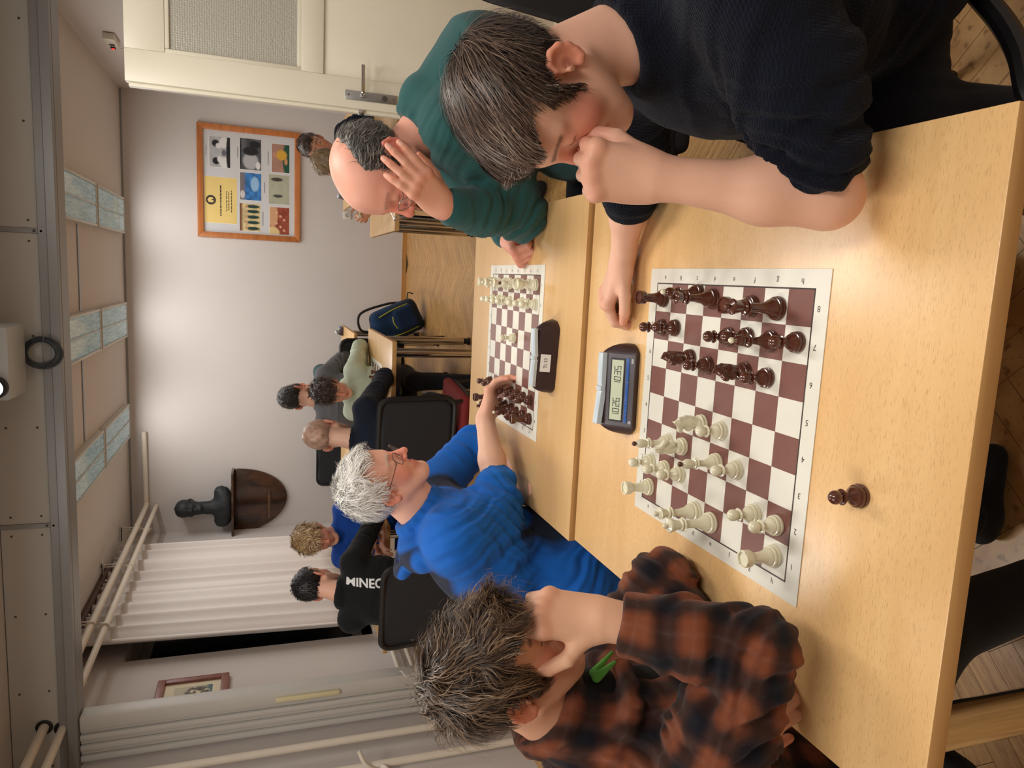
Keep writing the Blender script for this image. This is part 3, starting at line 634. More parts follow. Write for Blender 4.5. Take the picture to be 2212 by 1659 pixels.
# ================================================================= CHESS CLOCKS
M_cb = mat('clock_brown', (58, 40, 42), 0.4, var=0.08, vscale=30)
M_cg = mat('clock_grey', (92, 86, 92), 0.45)
M_lev = mat('clock_lever', (196, 210, 218), 0.4)
M_lcd = mat("clock_lcd", (212, 220, 194), 0.15, spec=0.7)
M_seg = mat('lcd_segment', (40, 52, 44), 0.5)
M_blue = mat('clock_button_blue', (38, 92, 170), 0.4)
M_paper = mat('paper_white', (232, 230, 226), 0.8)
def make_clock():
    t = empty('chess_clock', (0, 0, 0))
    prof = [(-0.036, 0.0), (-0.038, 0.010), (0.012, 0.052), (0.020, 0.056), (0.034, 0.050), (0.046, 0.012), (0.046, 0.0)]
    P = []; cy = 0.004
    for x, s in ((-0.098, 0.10), (-0.096, 0.35), (-0.092, 0.6), (-0.086, 0.82), (-0.079, 1.0), (0.079, 1.0), (0.086, 0.82), (0.092, 0.6), (0.096, 0.35), (0.098, 0.10)):
        P.append([(x, cy + (y - cy) * (0.25 + 0.75 * s), z * (0.15 + 0.85 * s)) for y, z in prof])
    mb = MB().grid(P, closed=True); n = len(prof); mb.f += [tuple(range(n)), tuple(range(len(mb.v) - n, len(mb.v)))]; mb.mi += [0, 0]
    body = mb.build('case', M_cb, t, smooth=0.7)
    sl = Matrix.Translation((0, -0.038, 0.010)) @ Matrix.Rotation(math.atan2(0.042, 0.050), 4, 'X')    # plane of the sloping front
    def on(n_, mb_, m_, par=None, **k):
        o = mb_.build(n_, m_, par or t, **k)
        if par is None: o.matrix_local = sl
        return o
    fp_ = on('front_panel', MB().box(-0.077, 0.077, 0.001, 0.062, -0.001, 0.0016), M_cg, bev=0.001)
    on('screen_bezel', MB().box(-0.068, 0.068, 0.0225, 0.055, 0.0012, 0.0028), M_black, fp_, bev=0.0008)
    on('screen', MB().box(-0.064, 0.064, 0.0255, 0.052, 0.0026, 0.0031), M_lcd, fp_, smooth=0)
    for i, (a, b) in enumerate(((-0.069, -0.047), (-0.0465, -0.0235), (-0.023, 0.022), (0.0225, 0.069))):
        on('button', MB().box(a, b, 0.0125, 0.0195, 0.001, 0.0036), M_blue, fp_, bev=0.0012)
    SEG = {'0': 'abcdef', '1': 'bc', '2': 'abged', '3': 'abgcd', '5': 'afgcd', '6': 'afgedc'}
    def digit(ch, x, y, h=0.0155, w=0.0082):
        q = MB(); e = 0.0014; z0, z1 = 0.0031, 0.0033
        R = {'a': (x, x + w, y + h - e, y + h), 'd': (x, x + w, y, y + e), 'g': (x, x + w, y + h / 2 - e / 2, y + h / 2 + e / 2), 'b': (x + w - e, x + w, y + h / 2, y + h), 'c': (x + w - e, x + w, y, y + h / 2), 'f': (x, x + e, y + h / 2, y + h), 'e': (x, x + e, y, y + h / 2)}
        for sg in SEG[ch]: q.box(*R[sg], z0, z1)
        on('digit', q, M_seg, fp_, smooth=0)
    for s0, txt in ((-0.058, '1026'), (0.010, '1035')):
        for i, ch in enumerate(txt): digit(ch, s0 + i * 0.0105 + (0.0015 if i > 1 else 0), 0.0305)
        on('digit', MB().box(s0 + 0.0205, s0 + 0.0217, 0.0305, 0.0317, 0.0031, 0.0033), M_seg, fp_, smooth=0)
    on('maker_mark', MB().lathe([(0.0034, 0.0014), (0.0034, 0.0021)], 16, (-0.067, 0.0065, 0)), mat('grey_print', (176, 176, 180), 0.5), fp_)
    on('maker_mark', MB().box(0.058, 0.068, 0.0045, 0.009, 0.0014, 0.0020), MATS['grey_print'], fp_, smooth=0)
    lv = MB()
    P = []
    for x, dz in ((-0.077, 0.006), (-0.075, 0.0075), (-0.01, 0.001), (-0.006, -0.0008), (-0.004, 0.0025), (0.004, 0.0025), (0.006, -0.0008), (0.01, 0.001), (0.075, 0.0012), (0.077, 0.0)):
        P.append([(x, y, z + dz) for y, z in ((0.012, 0.050), (0.013, 0.0605), (0.018, 0.0635), (0.030, 0.0625), (0.034, 0.058), (0.034, 0.050))])
    lv.grid(P, closed=True); lv.f += [tuple(range(6)), tuple(range(len(lv.v) - 6, len(lv.v)))]; lv.mi += [0, 0]
    lv.build('rocker_lever', M_lev, t, smooth=0.7)
    return t
clk = make_clock(); clk.location = (0.212, 0.528, TZ); clk.rotation_euler = (0, 0, 0.02)
tag(clk, 'digital chess clock facing the viewer with lit numbers and blue buttons', 'chess clock', 'chess clocks')
c2 = copy_tree(clk); c2.location = (0.236, 0.955, BZ2); c2.rotation_euler = (0, 0, PI - 0.09); tag(c2, 'chess clock on the second table seen from behind with a paper label', 'chess clock', 'chess clocks')
bk = Matrix.Translation((0.012, 0.0402, 0.031)) @ Matrix.Rotation(PI, 4, 'Z') @ Matrix.Rotation(PI / 2 - math.atan2(0.012, 0.038), 4, 'X')
lb = MB().box(-0.0235, 0.0235, -0.0135, 0.0135, 0, 0.0005).build('paper_label', M_paper, c2, smooth=0); lb.matrix_local = bk
text_mesh('handwriting', 'Tt 23', 0.0125, Matrix.Translation((0, -0.001, 0.0007)), M_ink, lb, thick=0.0001)
for x, y, rz, lab in ((-0.12, 6.30, 1.57, 'small chess clock on the corner of the table at the grey T-shirt'), (0.93, 4.45, 1.8, 'chess clock beside the hand holding pieces, behind the glasses of the bald man'), (1.16, 6.28, 1.6, 'tiny chess clock on the far right table by the blue sleeve')):
    c = copy_tree(clk); c.location = (x, y, TZ); c.rotation_euler = (0, 0, rz); tag(c, lab, 'chess clock', 'chess clocks')

# ---- boards and pieces on the tables further back
make_board(-0.62, 3.90, TZ, 'chess board on the table of the boy in pale green')
make_board(-1.80, 5.52, TZ, 'chess board on the far left table below the bust')
def setup(s, x0, y0, where, group):
    for t in s.split():
        f, r = 'abcdefgh'.index(t[2]), int(t[3]) - 1; c = 'w' if t[0] == 'w' else 'b'
        piece(c, KN[t[1]], x0 + (r + 0.5) * SQ, y0 + (7.5 - f) * SQ, TZ + 0.0018, '%s %s on square %s of the board %s' % (CN[c], KN[t[1]], t[2:], where), group, random.uniform(0, 6))
setup('bRa2 bNb5 bBc7 bQd7 bKe6 bPf7 bPg6 bPe7 wPd4 wPe4 wNf5 wBe5 wPc3 wKg4 wQf4 wRd3 wPb4 wPh4', -1.80, 5.52, 'below the bust', 'pieces below the bust')
setup('bPe7 bRh8 bPg7 wPe4 wPd3 wKg2', -0.62, 3.90, 'at the boy in pale green', 'pieces at the boy in pale green')
for k, (kd, dx, dy) in enumerate((('rook', 0.0, 0.0), ('pawn', -0.035, -0.03), ('bishop', -0.06, 0.02), ('pawn', -0.085, -0.035), ('knight', -0.115, 0.01), ('pawn', -0.14, -0.04), ('bishop', -0.165, 0.02), ('pawn', -0.195, -0.02))):
    piece('w', kd, -1.285 + dx, 4.17 + dy, TZ, 'ivory %s set aside in a row before the blond boy, %s from the right' % (kd, ORD[k]), 'captured ivory pieces before the blond boy', 0.5 * k)
# ================================================================= PEOPLE: templates
SKIN = (228, 178, 152)
def head_prims(s, T, eyes='down', skin=SKIN, age=0.0, jaw=1.0, ears=(1, 1), nose=1.0, mouth=0.0):
    o, M, sc = T; s.at(o, M, sc); s.c = skin
    red = tuple(int(a * b) for a, b in zip(skin, (1.0, 0.86, 0.84))); lip = tuple(int(a * b) for a, b in zip(skin, (0.95, 0.80, 0.80)))
    s.ell((-0.012, 0, 0.038), (0.097, 0.075, 0.085), k=0.02).ell((0.038, 0, 0.04), (0.052, 0.060, 0.058), k=0.03)
    s.ell((0.038, 0, -0.032), (0.050, 0.053, 0.074), k=0.03)
    for y in (-1, 1):
        s.cap((-0.004, y * 0.050, -0.050), (0.060, y * 0.020, -0.096), 0.020 * jaw, 0.019 * jaw, k=0.025)
        s.ell((0.054, y * 0.037, -0.026), (0.028, 0.022, 0.028), k=0.02, c=red)
        s.cap((0.083, y * 0.011, 0.028), (0.068, y * 0.045, 0.024), 0.0115, 0.010, k=0.016)
    s.ell((0.070, 0, -0.100), (0.021, 0.023, 0.017), k=0.018)
    for y in (-1, 1): s.ell((0.101, y * 0.030, 0.008), (0.016, 0.017, 0.0115), k=0.014, sub=True)
    s.cap((0.088, 0, 0.022), (0.108 * nose, 0, -0.020), 0.0075, 0.0105, k=0.010, c=red).ell((0.110 * nose, 0, -0.024), 0.0112, k=0.006, c=red)
    for y in (-1, 1): s.ell((0.100, y * 0.0115, -0.029), (0.012, 0.0075, 0.0075), k=0.005, c=red)
    for y in (-1, 1):
        s.ell((0.0735, y * 0.031, 0.0055), 0.0150, k=0.006)
        s.cap((0.088, 0, -0.0575), (0.079, y * 0.021, -0.0625), 0.0058, 0.0035, k=0.005, c=lip).cap((0.0865, 0, -0.0695), (0.078, y * 0.018, -0.0665), 0.0068, 0.004, k=0.005, c=lip)
    s.cap((0.099, -0.018, -0.0640), (0.099, 0.018, -0.0640), 0.0022, k=0.006, sub=True)
    for y, on in zip((1, -1), ears):
        if not on: continue
        pts = [(0.008, 0.012), (0.003, 0.028), (-0.010, 0.036), (-0.024, 0.031), (-0.031, 0.014), (-0.028, -0.006), (-0.018, -0.020), (-0.009, -0.028)]
        s.chain([(0.82 * x - 0.002, y * (0.074 + 0.40 * max(0, -x) + 0.001), 0.82 * z - 0.015) for x, z in pts], [0.003, 0.0042, 0.0046, 0.0048, 0.0046, 0.004, 0.0042, 0.005], k=0.003, c=red)
        s.ell((-0.012, y * 0.073, -0.012), (0.017, 0.0055, 0.025), R=frame((1, -0.42 * y, 0), (0, 0, 1)), k=0.006, c=red)
        s.ell((-0.004, y * 0.074, -0.034), (0.007, 0.005, 0.008), k=0.004, c=red)
        s.ell((-0.007, y * 0.085, -0.014), (0.008, 0.009, 0.012), k=0.004, sub=True); s.cap((0.004, y * 0.074, -0.019), (0.004, y * 0.077, -0.012), 0.004, k=0.003)
    s.at(); return s
def head_dabs(col, V, T, brow=None, lash=None, shade=None, pupils=False):
    o, M, sc = T; L = (V - o) @ M.T / sc
    if brow is not None:
        for y in (-1, 1):
            for k in range(5): dab(col, L, (0.094 - 0.004 * k, y * (0.013 + 0.0085 * k), 0.030 + 0.0012 * k - 0.0006 * k * k), (0.012, 0.0085, 0.0058), brow, 0.75)
    if lash is not None:
        for y in (-1, 1):
            for k in range(4): dab(col, L, (0.0865, y * (0.022 + 0.006 * k), -0.0005), (0.010, 0.005, 0.0028), lash, 0.8)
    if pupils:
        for y in (-1, 1):
            dab(col, L, (0.087, y * 0.031, 0.005), (0.012, 0.011, 0.0048), (226, 220, 214), 0.9); dab(col, L, (0.089, y * 0.031, 0.0055), (0.012, 0.0058, 0.0062), (50, 38, 32), 1.0)
    for y in (-1, 1): dab(col, L, (0.113, y * 0.0085, -0.034), (0.008, 0.0045, 0.004), (110, 60, 48), 0.7)
    dab(col, L, (0.099, 0, -0.064), (0.010, 0.020, 0.0022), (120, 62, 56), 0.8)
    for y in (-1, 1): dab(col, L, (-0.006, y * 0.078, -0.013), (0.008, 0.010, 0.011), (150, 80, 66), 0.5)
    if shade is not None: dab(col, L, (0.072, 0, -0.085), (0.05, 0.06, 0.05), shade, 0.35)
FBASE = [(0.086, 0.027), (0.091, 0.009), (0.087, -0.010), (0.079, -0.027)]
FLEN = [(0.041, 0.025, 0.020), (0.045, 0.029, 0.021), (0.041, 0.027, 0.020), (0.032, 0.020, 0.017)]
def hand_prims(s, wrist, fwd, dorsal, right=True, curl=((20, 30, 20),) * 4, spread=(6, 1, -4, -9), thumb=((0.6, 0.7, -0.35), (0.8, 0.45, -0.4), (0.9, 0.2, -0.4)), sc=1.0, skin=SKIN):
    X = nrm(fwd); Z = nrm(np.asarray(dorsal, float) - X * np.dot(dorsal, X)); Y = np.cross(Z, X) * (1 if right else -1)
    M = np.array([X, Y, Z]); s.at(wrist, M, sc); s.c = skin; nails = []
    red = tuple(int(a * b) for a, b in zip(skin, (1.0, 0.9, 0.88)))
    s.ell((0.010, 0, 0), (0.036, 0.0265, 0.0185), k=0.02)
    for (bx, by) in FBASE: s.cap((0.012, by * 0.62, 0.0), (bx, by, 0.001), 0.0145, 0.0112, k=0.012)
    s.ell((0.034, -0.016, -0.008), (0.034, 0.020, 0.012), k=0.014).ell((0.034, 0.021, -0.010), (0.030, 0.014, 0.014), k=0.014)
    for (bx, by), ln, cu, sp in zip(FBASE, FLEN, curl, spread):
        p = np.array([bx, by, 0.001]); a = 0.0; r = [0.0102, 0.0092, 0.0085, 0.0072]
        s.ell(p + (0, 0, 0.0025), 0.0112, k=0.008, c=red)
        for i in range(3):
            a += math.radians(cu[i]); t = math.radians(sp)
            d = np.array([math.cos(a) * math.cos(t), math.sin(t), -math.sin(a)]); q = p + d * ln[i]
            s.cap(p, q, r[i], r[i + 1], k=0.0028 if i else 0.006, c=None if i < 2 else red); p = q
        up = np.array([math.sin(a), 0, math.cos(a)]); nails.append((s.w(p + up * 0.006 - d * 0.004), up @ M))
    p = np.array([0.024, 0.022, -0.006]); r = [0.0135, 0.0112, 0.0102, 0.0080]
    for i, ln in enumerate((0.042, 0.032, 0.024)):
        d = nrm(thumb[i]); q = p + d * ln; s.cap(p, q, r[i], r[i + 1], k=0.010 if i == 0 else 0.003, c=None if i < 2 else red); p = q
    s.at(); return nails
def make_T(anchor, pos, fwd, up, sc):                        # head frame with its local anchor point at pos
    M = frame(fwd, up); return (np.asarray(pos, float) - sc * (np.asarray(anchor, float) @ M), M, sc)
LE, RE = (-0.01, 0.080, -0.012), (-0.01, -0.080, -0.012)
M_skin = mat_attr('skin', 0.45, spec=0.35, bump=0.08, bscale=700, sss=0.12)
def skin_body(name, chunks, colfn=None, nails=(), base=SKIN):
    Vs, Qs, Cs, n = [], [], [], 0
    for prims, h in chunks:
        V, Q = sdf_mesh(prims, h); V = relax(V, Q, 1, 0.5); C = prim_cols(prims, V, base, 0.0035); Vs.append(V); Qs.append(Q + n); Cs.append(C); n += len(V)
    V, Q, C = np.concatenate(Vs), np.concatenate(Qs), np.concatenate(Cs)
    v = vnoise(V * 26) * 0.5 + vnoise(V * 70) * 0.3; C = C * (1 + 0.05 * v[:, None] * np.array([0.6, 1.2, 1.2]))
    if colfn: colfn(C, V)
    for p, u in nails: dab(C, V, p, (0.0078,) * 3, (236, 190, 172), 0.8)
    return link(name, np_mesh(name, V, Q, M_skin, np.clip(C, 0, 1)))
def ridge(x): return 1 - 2 * np.abs((x % 1.0) - 0.5) * 2
def cloth_mesh(name, prims, h, m, base, parent, folds=(), amp=0.002, fr=(9, 9, 9), colfn=None, uvfn=None, relax_n=2, tau=0.006):
    V, Q = sdf_mesh(prims, h); V = relax(V, Q, relax_n, 0.5); N = vnormals(V, Q)
    w = vnoise(V * 7.0)
    d = amp * (vnoise(V * np.array(fr)) + 0.5 * vnoise(V * np.array(fr) * 2.3 + 5))
    for c, axis, r, a, lam in folds:                         # creases gathered around a bend
        q = V - np.asarray(c); g = np.exp(-(np.linalg.norm(q, axis=1) / r) ** 2); ph = q @ nrm(axis) / lam + 0.55 * w + 0.25 * vnoise(V * 19)
        x = np.sin(2 * PI * ph); d += a * g * (np.sign(x) * np.abs(x) ** 0.7 * 0.6 + 0.4 * np.sin(2 * PI * ph * 1.9 + 1 + 2 * w))
    V = V + N * d[:, None]
    C = prim_cols(prims, V, base, tau)
    if colfn: C = colfn(C, V, N)
    o = link(name, np_mesh(name, V, Q, m, np.clip(C, 0, 1)), parent)
    return o
def strands(T, roots, nor, flow, L, n, seg, lift, width, cols, cen=(-0.012, 0, 0.038), rad=(0.097, 0.075, 0.085), curl=0.0, seed=1, jit=0.25, clump=0.0, grav=0.0, stop=None):
    """thin ribbons of hair growing from root points (head-local), following a flow over the scalp"""
    r = np.random.default_rng(seed); k = r.integers(0, len(roots), n); P = roots[k].copy(); cen = np.asarray(cen); rad = np.asarray(rad)
    Ls = L(P, r) if callable(L) else np.full(n, L); cc = np.asarray([lin(c) for c in cols]); C = cc[r.integers(0, len(cc), n)] * (0.75 + 0.5 * r.random((n, 1)))
    jt = r.normal(0, jit, (n, 3)); lf = lift * (0.3 + 1.2 * r.random(n)); ph = r.random(n) * 6.28
    rows, col = [], []; d0 = None
    for i in range(seg + 1):
        q = (P - cen) / rad; nn = q / rad; nn /= np.linalg.norm(nn, axis=1)[:, None]
        f = flow(P) + jt + clump * np.stack([vnoise(P * 42 + 9 * a) for a in range(3)], 1)
        f = f - nn * np.sum(f * nn, 1)[:, None]; f /= np.linalg.norm(f, axis=1)[:, None] + 1e-9
        if d0 is not None: f = 0.55 * f + 0.45 * d0; f /= np.linalg.norm(f, axis=1)[:, None] + 1e-9
        d0 = f; w = np.cross(f, nn); t = i / seg; wd = width * (1 - 0.75 * t) * (0.7 + 0.6 * C[:, :1] / C[:, :1].max())
        H = lf * np.sin(min(1, t * 1.3) * PI / 2) if i else np.zeros(n)
        B = P + nn * (H + 0.0012)[:, None] + w * (curl * np.sin(ph + 9 * t))[:, None]
        rows.append(np.stack([B - w * wd, B + w * wd], 1)); P2 = P + f * (Ls / seg)[:, None] + np.array([0, 0, -grav]) * t
        if stop is not None: P2 = np.where(stop(P2)[:, None], P, P2)
        P = P2
    R = np.stack(rows, 1)                                    # n, seg+1, 2, 3
    V = R.reshape(-1, 3); base = (np.arange(n) * (seg + 1) * 2)[:, None] + (np.arange(seg) * 2)[None]
    Q = np.stack([base, base + 1, base + 3, base + 2], -1).reshape(-1, 4)
    Cv = np.repeat(C, (seg + 1) * 2, 0)
    return T[0] + T[2] * (V @ T[1]), Q, Cv
def hair(name, parent, T, cap, h, cols, m, strand_args, groove=0.0015, gf=(60, 60, 60), seed=1, keep=None, tone=None):
    s = Sdf(); s.at((0, 0, 0), np.eye(3), 1.0); cap(s); V, Q = sdf_mesh(s.p, h); V = relax(V, Q, 1); N = vnormals(V, Q)
    base = np.array(lin(cols[0]))
    g = vnoise(V * np.array(gf)) + 0.5 * vnoise(V * np.array(gf) * 2.1 + 3); V = V + N * (groove * g)[:, None]
    C = np.clip(base * (1 + 0.35 * g[:, None]), 0, 1)
    Vs, Qs, Cs = [T[0] + T[2] * (V @ T[1])], [Q], [C]; n = len(V)
    roots = V if keep is None else V[keep(V)]
    for a in strand_args:
        rr = roots if 'root' not in a else V[a['root'](V)]
        v, q, c = strands(T, rr, None, seed=seed, **{k: x for k, x in a.items() if k != 'root'}); Vs.append(v); Qs.append(q + n); Cs.append(c); n += len(v); seed += 1
    V, Q, C = np.concatenate(Vs), np.concatenate(Qs), np.concatenate(Cs)
    if tone is not None: C = C * tone((V - T[0]) @ T[1].T / T[2])[:, None]
    return link(name, np_mesh(name, V, Q, m, np.clip(C, 0, 1)), parent)
M_hair = mat_attr('hair', 0.42, spec=0.45)
M_cloth = mat_attr('cloth', 0.9, spec=0.2, bump=0.25, bscale=900, sheen=0.06)
def around(c, axis, r1, r2, n=16, up=None):                  # ring of points
    a = nrm(axis); u = nrm(np.cross(a, up if up is not None else ((0, 0, 1) if abs(a[2]) < 0.9 else (1, 0, 0)))); w = np.cross(a, u)
    return [np.asarray(c) + u * r1 * math.cos(t) + w * r2 * math.sin(t) for t in np.linspace(0, 2 * PI, n + 1)]
def torso_prims(s, neck, chest, belly, pelvis, shL, shR, wid=0.19, dep=0.12, fat=1.0, k=0.05, nk=1.0):
    """shoulder girdle, rib cage and belly in the frame of the trunk"""
    up = nrm(np.asarray(neck) - chest); lat = nrm(np.asarray(shL) - shR)
    R = np.array([nrm(np.cross(lat, up)), lat, nrm(np.cross(np.cross(lat, up), lat))])
    s.ell(chest, (dep, wid, 0.19 * (1 if nk == 1 else 0.72)), R=R, k=k)
    up2 = nrm(np.asarray(chest) - pelvis); R2 = np.array([nrm(np.cross(lat, up2)), lat, up2])
    s.ell(belly, (dep * 1.02 * fat, wid * 0.92 * fat, 0.18), R=R2, k=k); s.ell(pelvis, (dep * 1.05, wid * 0.98, 0.15), R=R2, k=k)
    s.cap(shL, shR, 0.062 * nk, k=k); s.cap(neck, chest, 0.06 * nk, 0.10 * nk, k=k)
    return s

def cut_box(s, at_, axis, r=0.3, lat=0.16):                            # a clean cut beyond a plane
    a = nrm(axis); u = nrm(np.cross(a, (0.2, 0.5, 0.84))); s.box(np.asarray(at_) + a * r, (r, lat, lat), 0.004, R=np.array([a, u, np.cross(a, u)]), sub=True, k=0.004)
M_rim = mat('glasses_rim', (70, 50, 42), 0.3)
M_lens = mat('glasses_lens', (230, 232, 232), 0.05, spec=0.6); M_lens.node_tree.nodes['Principled BSDF'].inputs['Alpha'].default_value = 0.14
def glasses(parent, T, m, w=0.0255, hgt=0.0185, r=0.0011, drop=0.0, pitch=0.0):
    o, M, sc = T; f = lambda p: o + sc * (np.asarray(p, float) @ M)
    mb = MB()
    def rim(y):
        pts = []
        for i in range(25):
            t = 2 * PI * i / 24; ct, st = math.cos(t), math.sin(t); k = (abs(ct) ** 4 + abs(st) ** 4) ** -0.25 * 0.93
            pts.append(f((0.104 - 0.010 * abs(ct * k * w * y + 0) / w * 0 - 0.16 * max(0, y * (y * 0.033 + ct * k * w) - 0.02) + 0.18 * st * k * hgt, y * 0.033 + ct * k * w, -0.002 - drop + st * k * hgt)))
        return pts
    R = {y: rim(y) for y in (-1, 1)}
    for y in (-1, 1):
        mb.tube(R[y], r * sc, 6, cap=False)
        mb.tube(smooth_path([f((0.100, y * 0.0595, 0.006 - drop)), f((0.088, y * 0.069, 0.006 - drop)), f((0.02, y * 0.079, 0.004)), f((-0.012, y * 0.081, 0.008)), f((-0.03, y * 0.080, -0.008))], 5), r * sc, 6)
    mb.tube(smooth_path([f((0.103, -0.009, 0.002 - drop)), f((0.108, 0, 0.005 - drop)), f((0.103, 0.009, 0.002 - drop))], 4), r * sc, 6)
    g = mb.build('glasses', m, parent)
    for y in (-1, 1):
        c = sum(np.array(q) for q in R[y][:-1]) / 24
        MB().add([c] + R[y][:-1], [(0, i + 1, (i + 1) % 24 + 1) for i in range(24)]).build('lens', M_lens, g)
    return g
# ================================================================= THINGS ON THE WALLS
M_frame = mat_wood('frame_orange_wood', (190, 118, 62), (166, 98, 48), 0.4, scale=(4, 30, 30))
fx0, fx1, fz0, fz1 = 0.715, 1.804, 0.362 + TZ, 1.33 + TZ
pb = empty('photo_board', ((fx0 + fx1) / 2, YB, fz0), label='large framed board of old chess photographs on the back wall', cat='picture frame')
W2, H2 = (fx1 - fx0) / 2, fz1 - fz0
fm = MB(); b = 0.055
for poly in ([(-W2, 0), (W2, 0), (W2 - b, b), (-W2 + b, b)], [(-W2, H2), (-W2 + b, H2 - b), (W2 - b, H2 - b), (W2, H2)], [(-W2, 0), (-W2 + b, b), (-W2 + b, H2 - b), (-W2, H2)], [(W2, 0), (W2, H2), (W2 - b, H2 - b), (W2 - b, b)]):
    MB().prism(poly, -0.03, -0.002, 'y').build('frame_bar', M_frame, pb, bev=0.003)
MB().box(-W2 + b, W2 - b, -0.008, -0.004, b, H2 - b).build('backing_sheet', mat('backing_grey', (206, 208, 210), 0.5), pb, smooth=0)
def photo(x0, x1, z0, z1, fn, n='photograph', m=None, nx=48, nz=34):
    """a flat print: colours carried by a fine grid"""
    X, Z = np.meshgrid(np.linspace(0, 1, nx), np.linspace(0, 1, nz), indexing='ij'); C = np.clip(fn(X.ravel(), Z.ravel()), 0, 1)
    V = np.stack([x0 + (x1 - x0) * X.ravel(), np.full(X.size, -0.0095), z0 + (z1 - z0) * Z.ravel()], 1)
    i = (np.arange(nx - 1)[:, None] * nz + np.arange(nz - 1)[None]).ravel(); Q = np.stack([i, i + nz, i + nz + 1, i + 1], 1)
    me = np_mesh(n, V, Q, mat_attr('photo_print', 0.35, spec=0.4), C); o = link(n, me, pb)
    MB().box(x0 - 0.004, x1 + 0.004, -0.0092, -0.008, z0 - 0.004, z1 + 0.004).build('photo_mount', M_paper, o, smooth=0)
    return o
def blob(x, z, cx, cz, rx, rz): return np.clip(2.5 * (1 - ((x - cx) / rx) ** 2 - ((z - cz) / rz) ** 2), 0, 1)[:, None]
def L3(*c): return np.array(lin(c))
def mix(base, *items):
    c = base
    for w, col in items: c = c * (1 - w) + w * col
    return c
def nz3(x, z, s, k=0): return vnoise(np.stack([x * s, z * s, x * 0 + k], 1))[:, None]
G1, G2, G3, G4 = L3(30, 32, 36), L3(100, 104, 110), L3(176, 178, 180), L3(222, 222, 220)
bw1 = lambda x, z: mix(np.tile(G3, (len(x), 1)) * (1 + 0.1 * nz3(x, z, 6)), (blob(x, z, 0.2, 0.68, 0.13, 0.2), G1), (blob(x, z, 0.26, 0.5, 0.12, 0.14), G4), (blob(x, z, 0.16, 0.25, 0.2, 0.3), G4), (blob(x, z, 0.78, 0.7, 0.13, 0.2), G1), (blob(x, z, 0.7, 0.55, 0.1, 0.16), G4), (blob(x, z, 0.82, 0.3, 0.2, 0.25), G4), (blob(x, z, 0.5, 0.05, 0.7, 0.16), G1), (blob(x, z, 0.48, 0.3, 0.12, 0.12), G2))
bw2 = lambda x, z: mix(np.tile(G2, (len(x), 1)) * (0.7 + 0.4 * nz3(x, z, 5, 2)), (blob(x, z, 0.28, 0.5, 0.3, 0.4), G3), (blob(x, z, 0.6, 0.5, 0.16, 0.4), G1), (blob(x, z, 0.82, 0.3, 0.14, 0.3), G1), (blob(x, z, 0.15, 0.15, 0.14, 0.12), G4), (blob(x, z, 0.5, 0.97, 0.6, 0.05), G1))
c1 = lambda x, z: mix(np.tile(L3(170, 130, 112), (len(x), 1)) * (1 + 0.12 * nz3(x, z, 4)), (blob(x, z, 0.5, 0.1, 0.7, 0.32), L3(34, 84, 66)), (blob(x, z, 0.62, 0.45, 0.2, 0.34), L3(214, 168, 60)), (blob(x, z, 0.62, 0.85, 0.1, 0.13), L3(196, 140, 120)), (blob(x, z, 0.4, 0.2, 0.14, 0.1), L3(206, 150, 100)))
c2 = lambda x, z: mix(np.tile(L3(58, 120, 186), (len(x), 1)) * (0.9 + 0.5 * nz3(x, z, 8)), (np.clip((z - 0.72) * 9, 0, 1)[:, None], L3(120, 112, 116)), (blob(x, z, 0.6, 0.3, 0.3, 0.22), L3(150, 190, 226)), (blob(x, z, 0.2, 0.88, 0.16, 0.12), L3(206, 200, 200)))
c3 = lambda x, z: mix(np.tile(L3(176, 178, 156), (len(x), 1)) * (1 + 0.08 * nz3(x, z, 5)), (blob(x, z, 0.84, 0.6, 0.07, 0.32), L3(70, 66, 60)), (blob(x, z, 0.28, 0.55, 0.06, 0.26), L3(74, 76, 78)))
c4 = lambda x, z: mix(np.tile(L3(206, 190, 140), (len(x), 1)) * (1 + 0.25 * nz3(x, z, 9)), *[(blob(x, z, k, 0.35, 0.07, 0.36), L3(36, 62, 58)) for k in (0.1, 0.32, 0.52, 0.72, 0.9)], *[(blob(x, z, k, 0.68, 0.05, 0.09), L3(196, 150, 120)) for k in (0.12, 0.34, 0.52, 0.7, 0.88)], (np.clip((z - 0.82) * 9, 0, 1)[:, None], L3(120, 72, 50)))
c5 = lambda x, z: mix(np.tile(L3(150, 74, 56), (len(x), 1)) * (1 + 0.3 * nz3(x, z, 12)), (blob(x, z, 0.7, 0.85, 0.5, 0.3), L3(206, 160, 120)), (blob(x, z, 0.05, 0.85, 0.25, 0.4), L3(222, 196, 140)), *[(blob(x, z, 0.15 + 0.13 * k, 0.25 + 0.2 * ((k * 7) % 3), 0.05, 0.07), L3(226, 176, 140)) for k in range(6)])
ye = lambda x, z: mix(np.tile(L3(232, 206, 130), (len(x), 1)) * (1 + 0.04 * nz3(x, z, 3)))
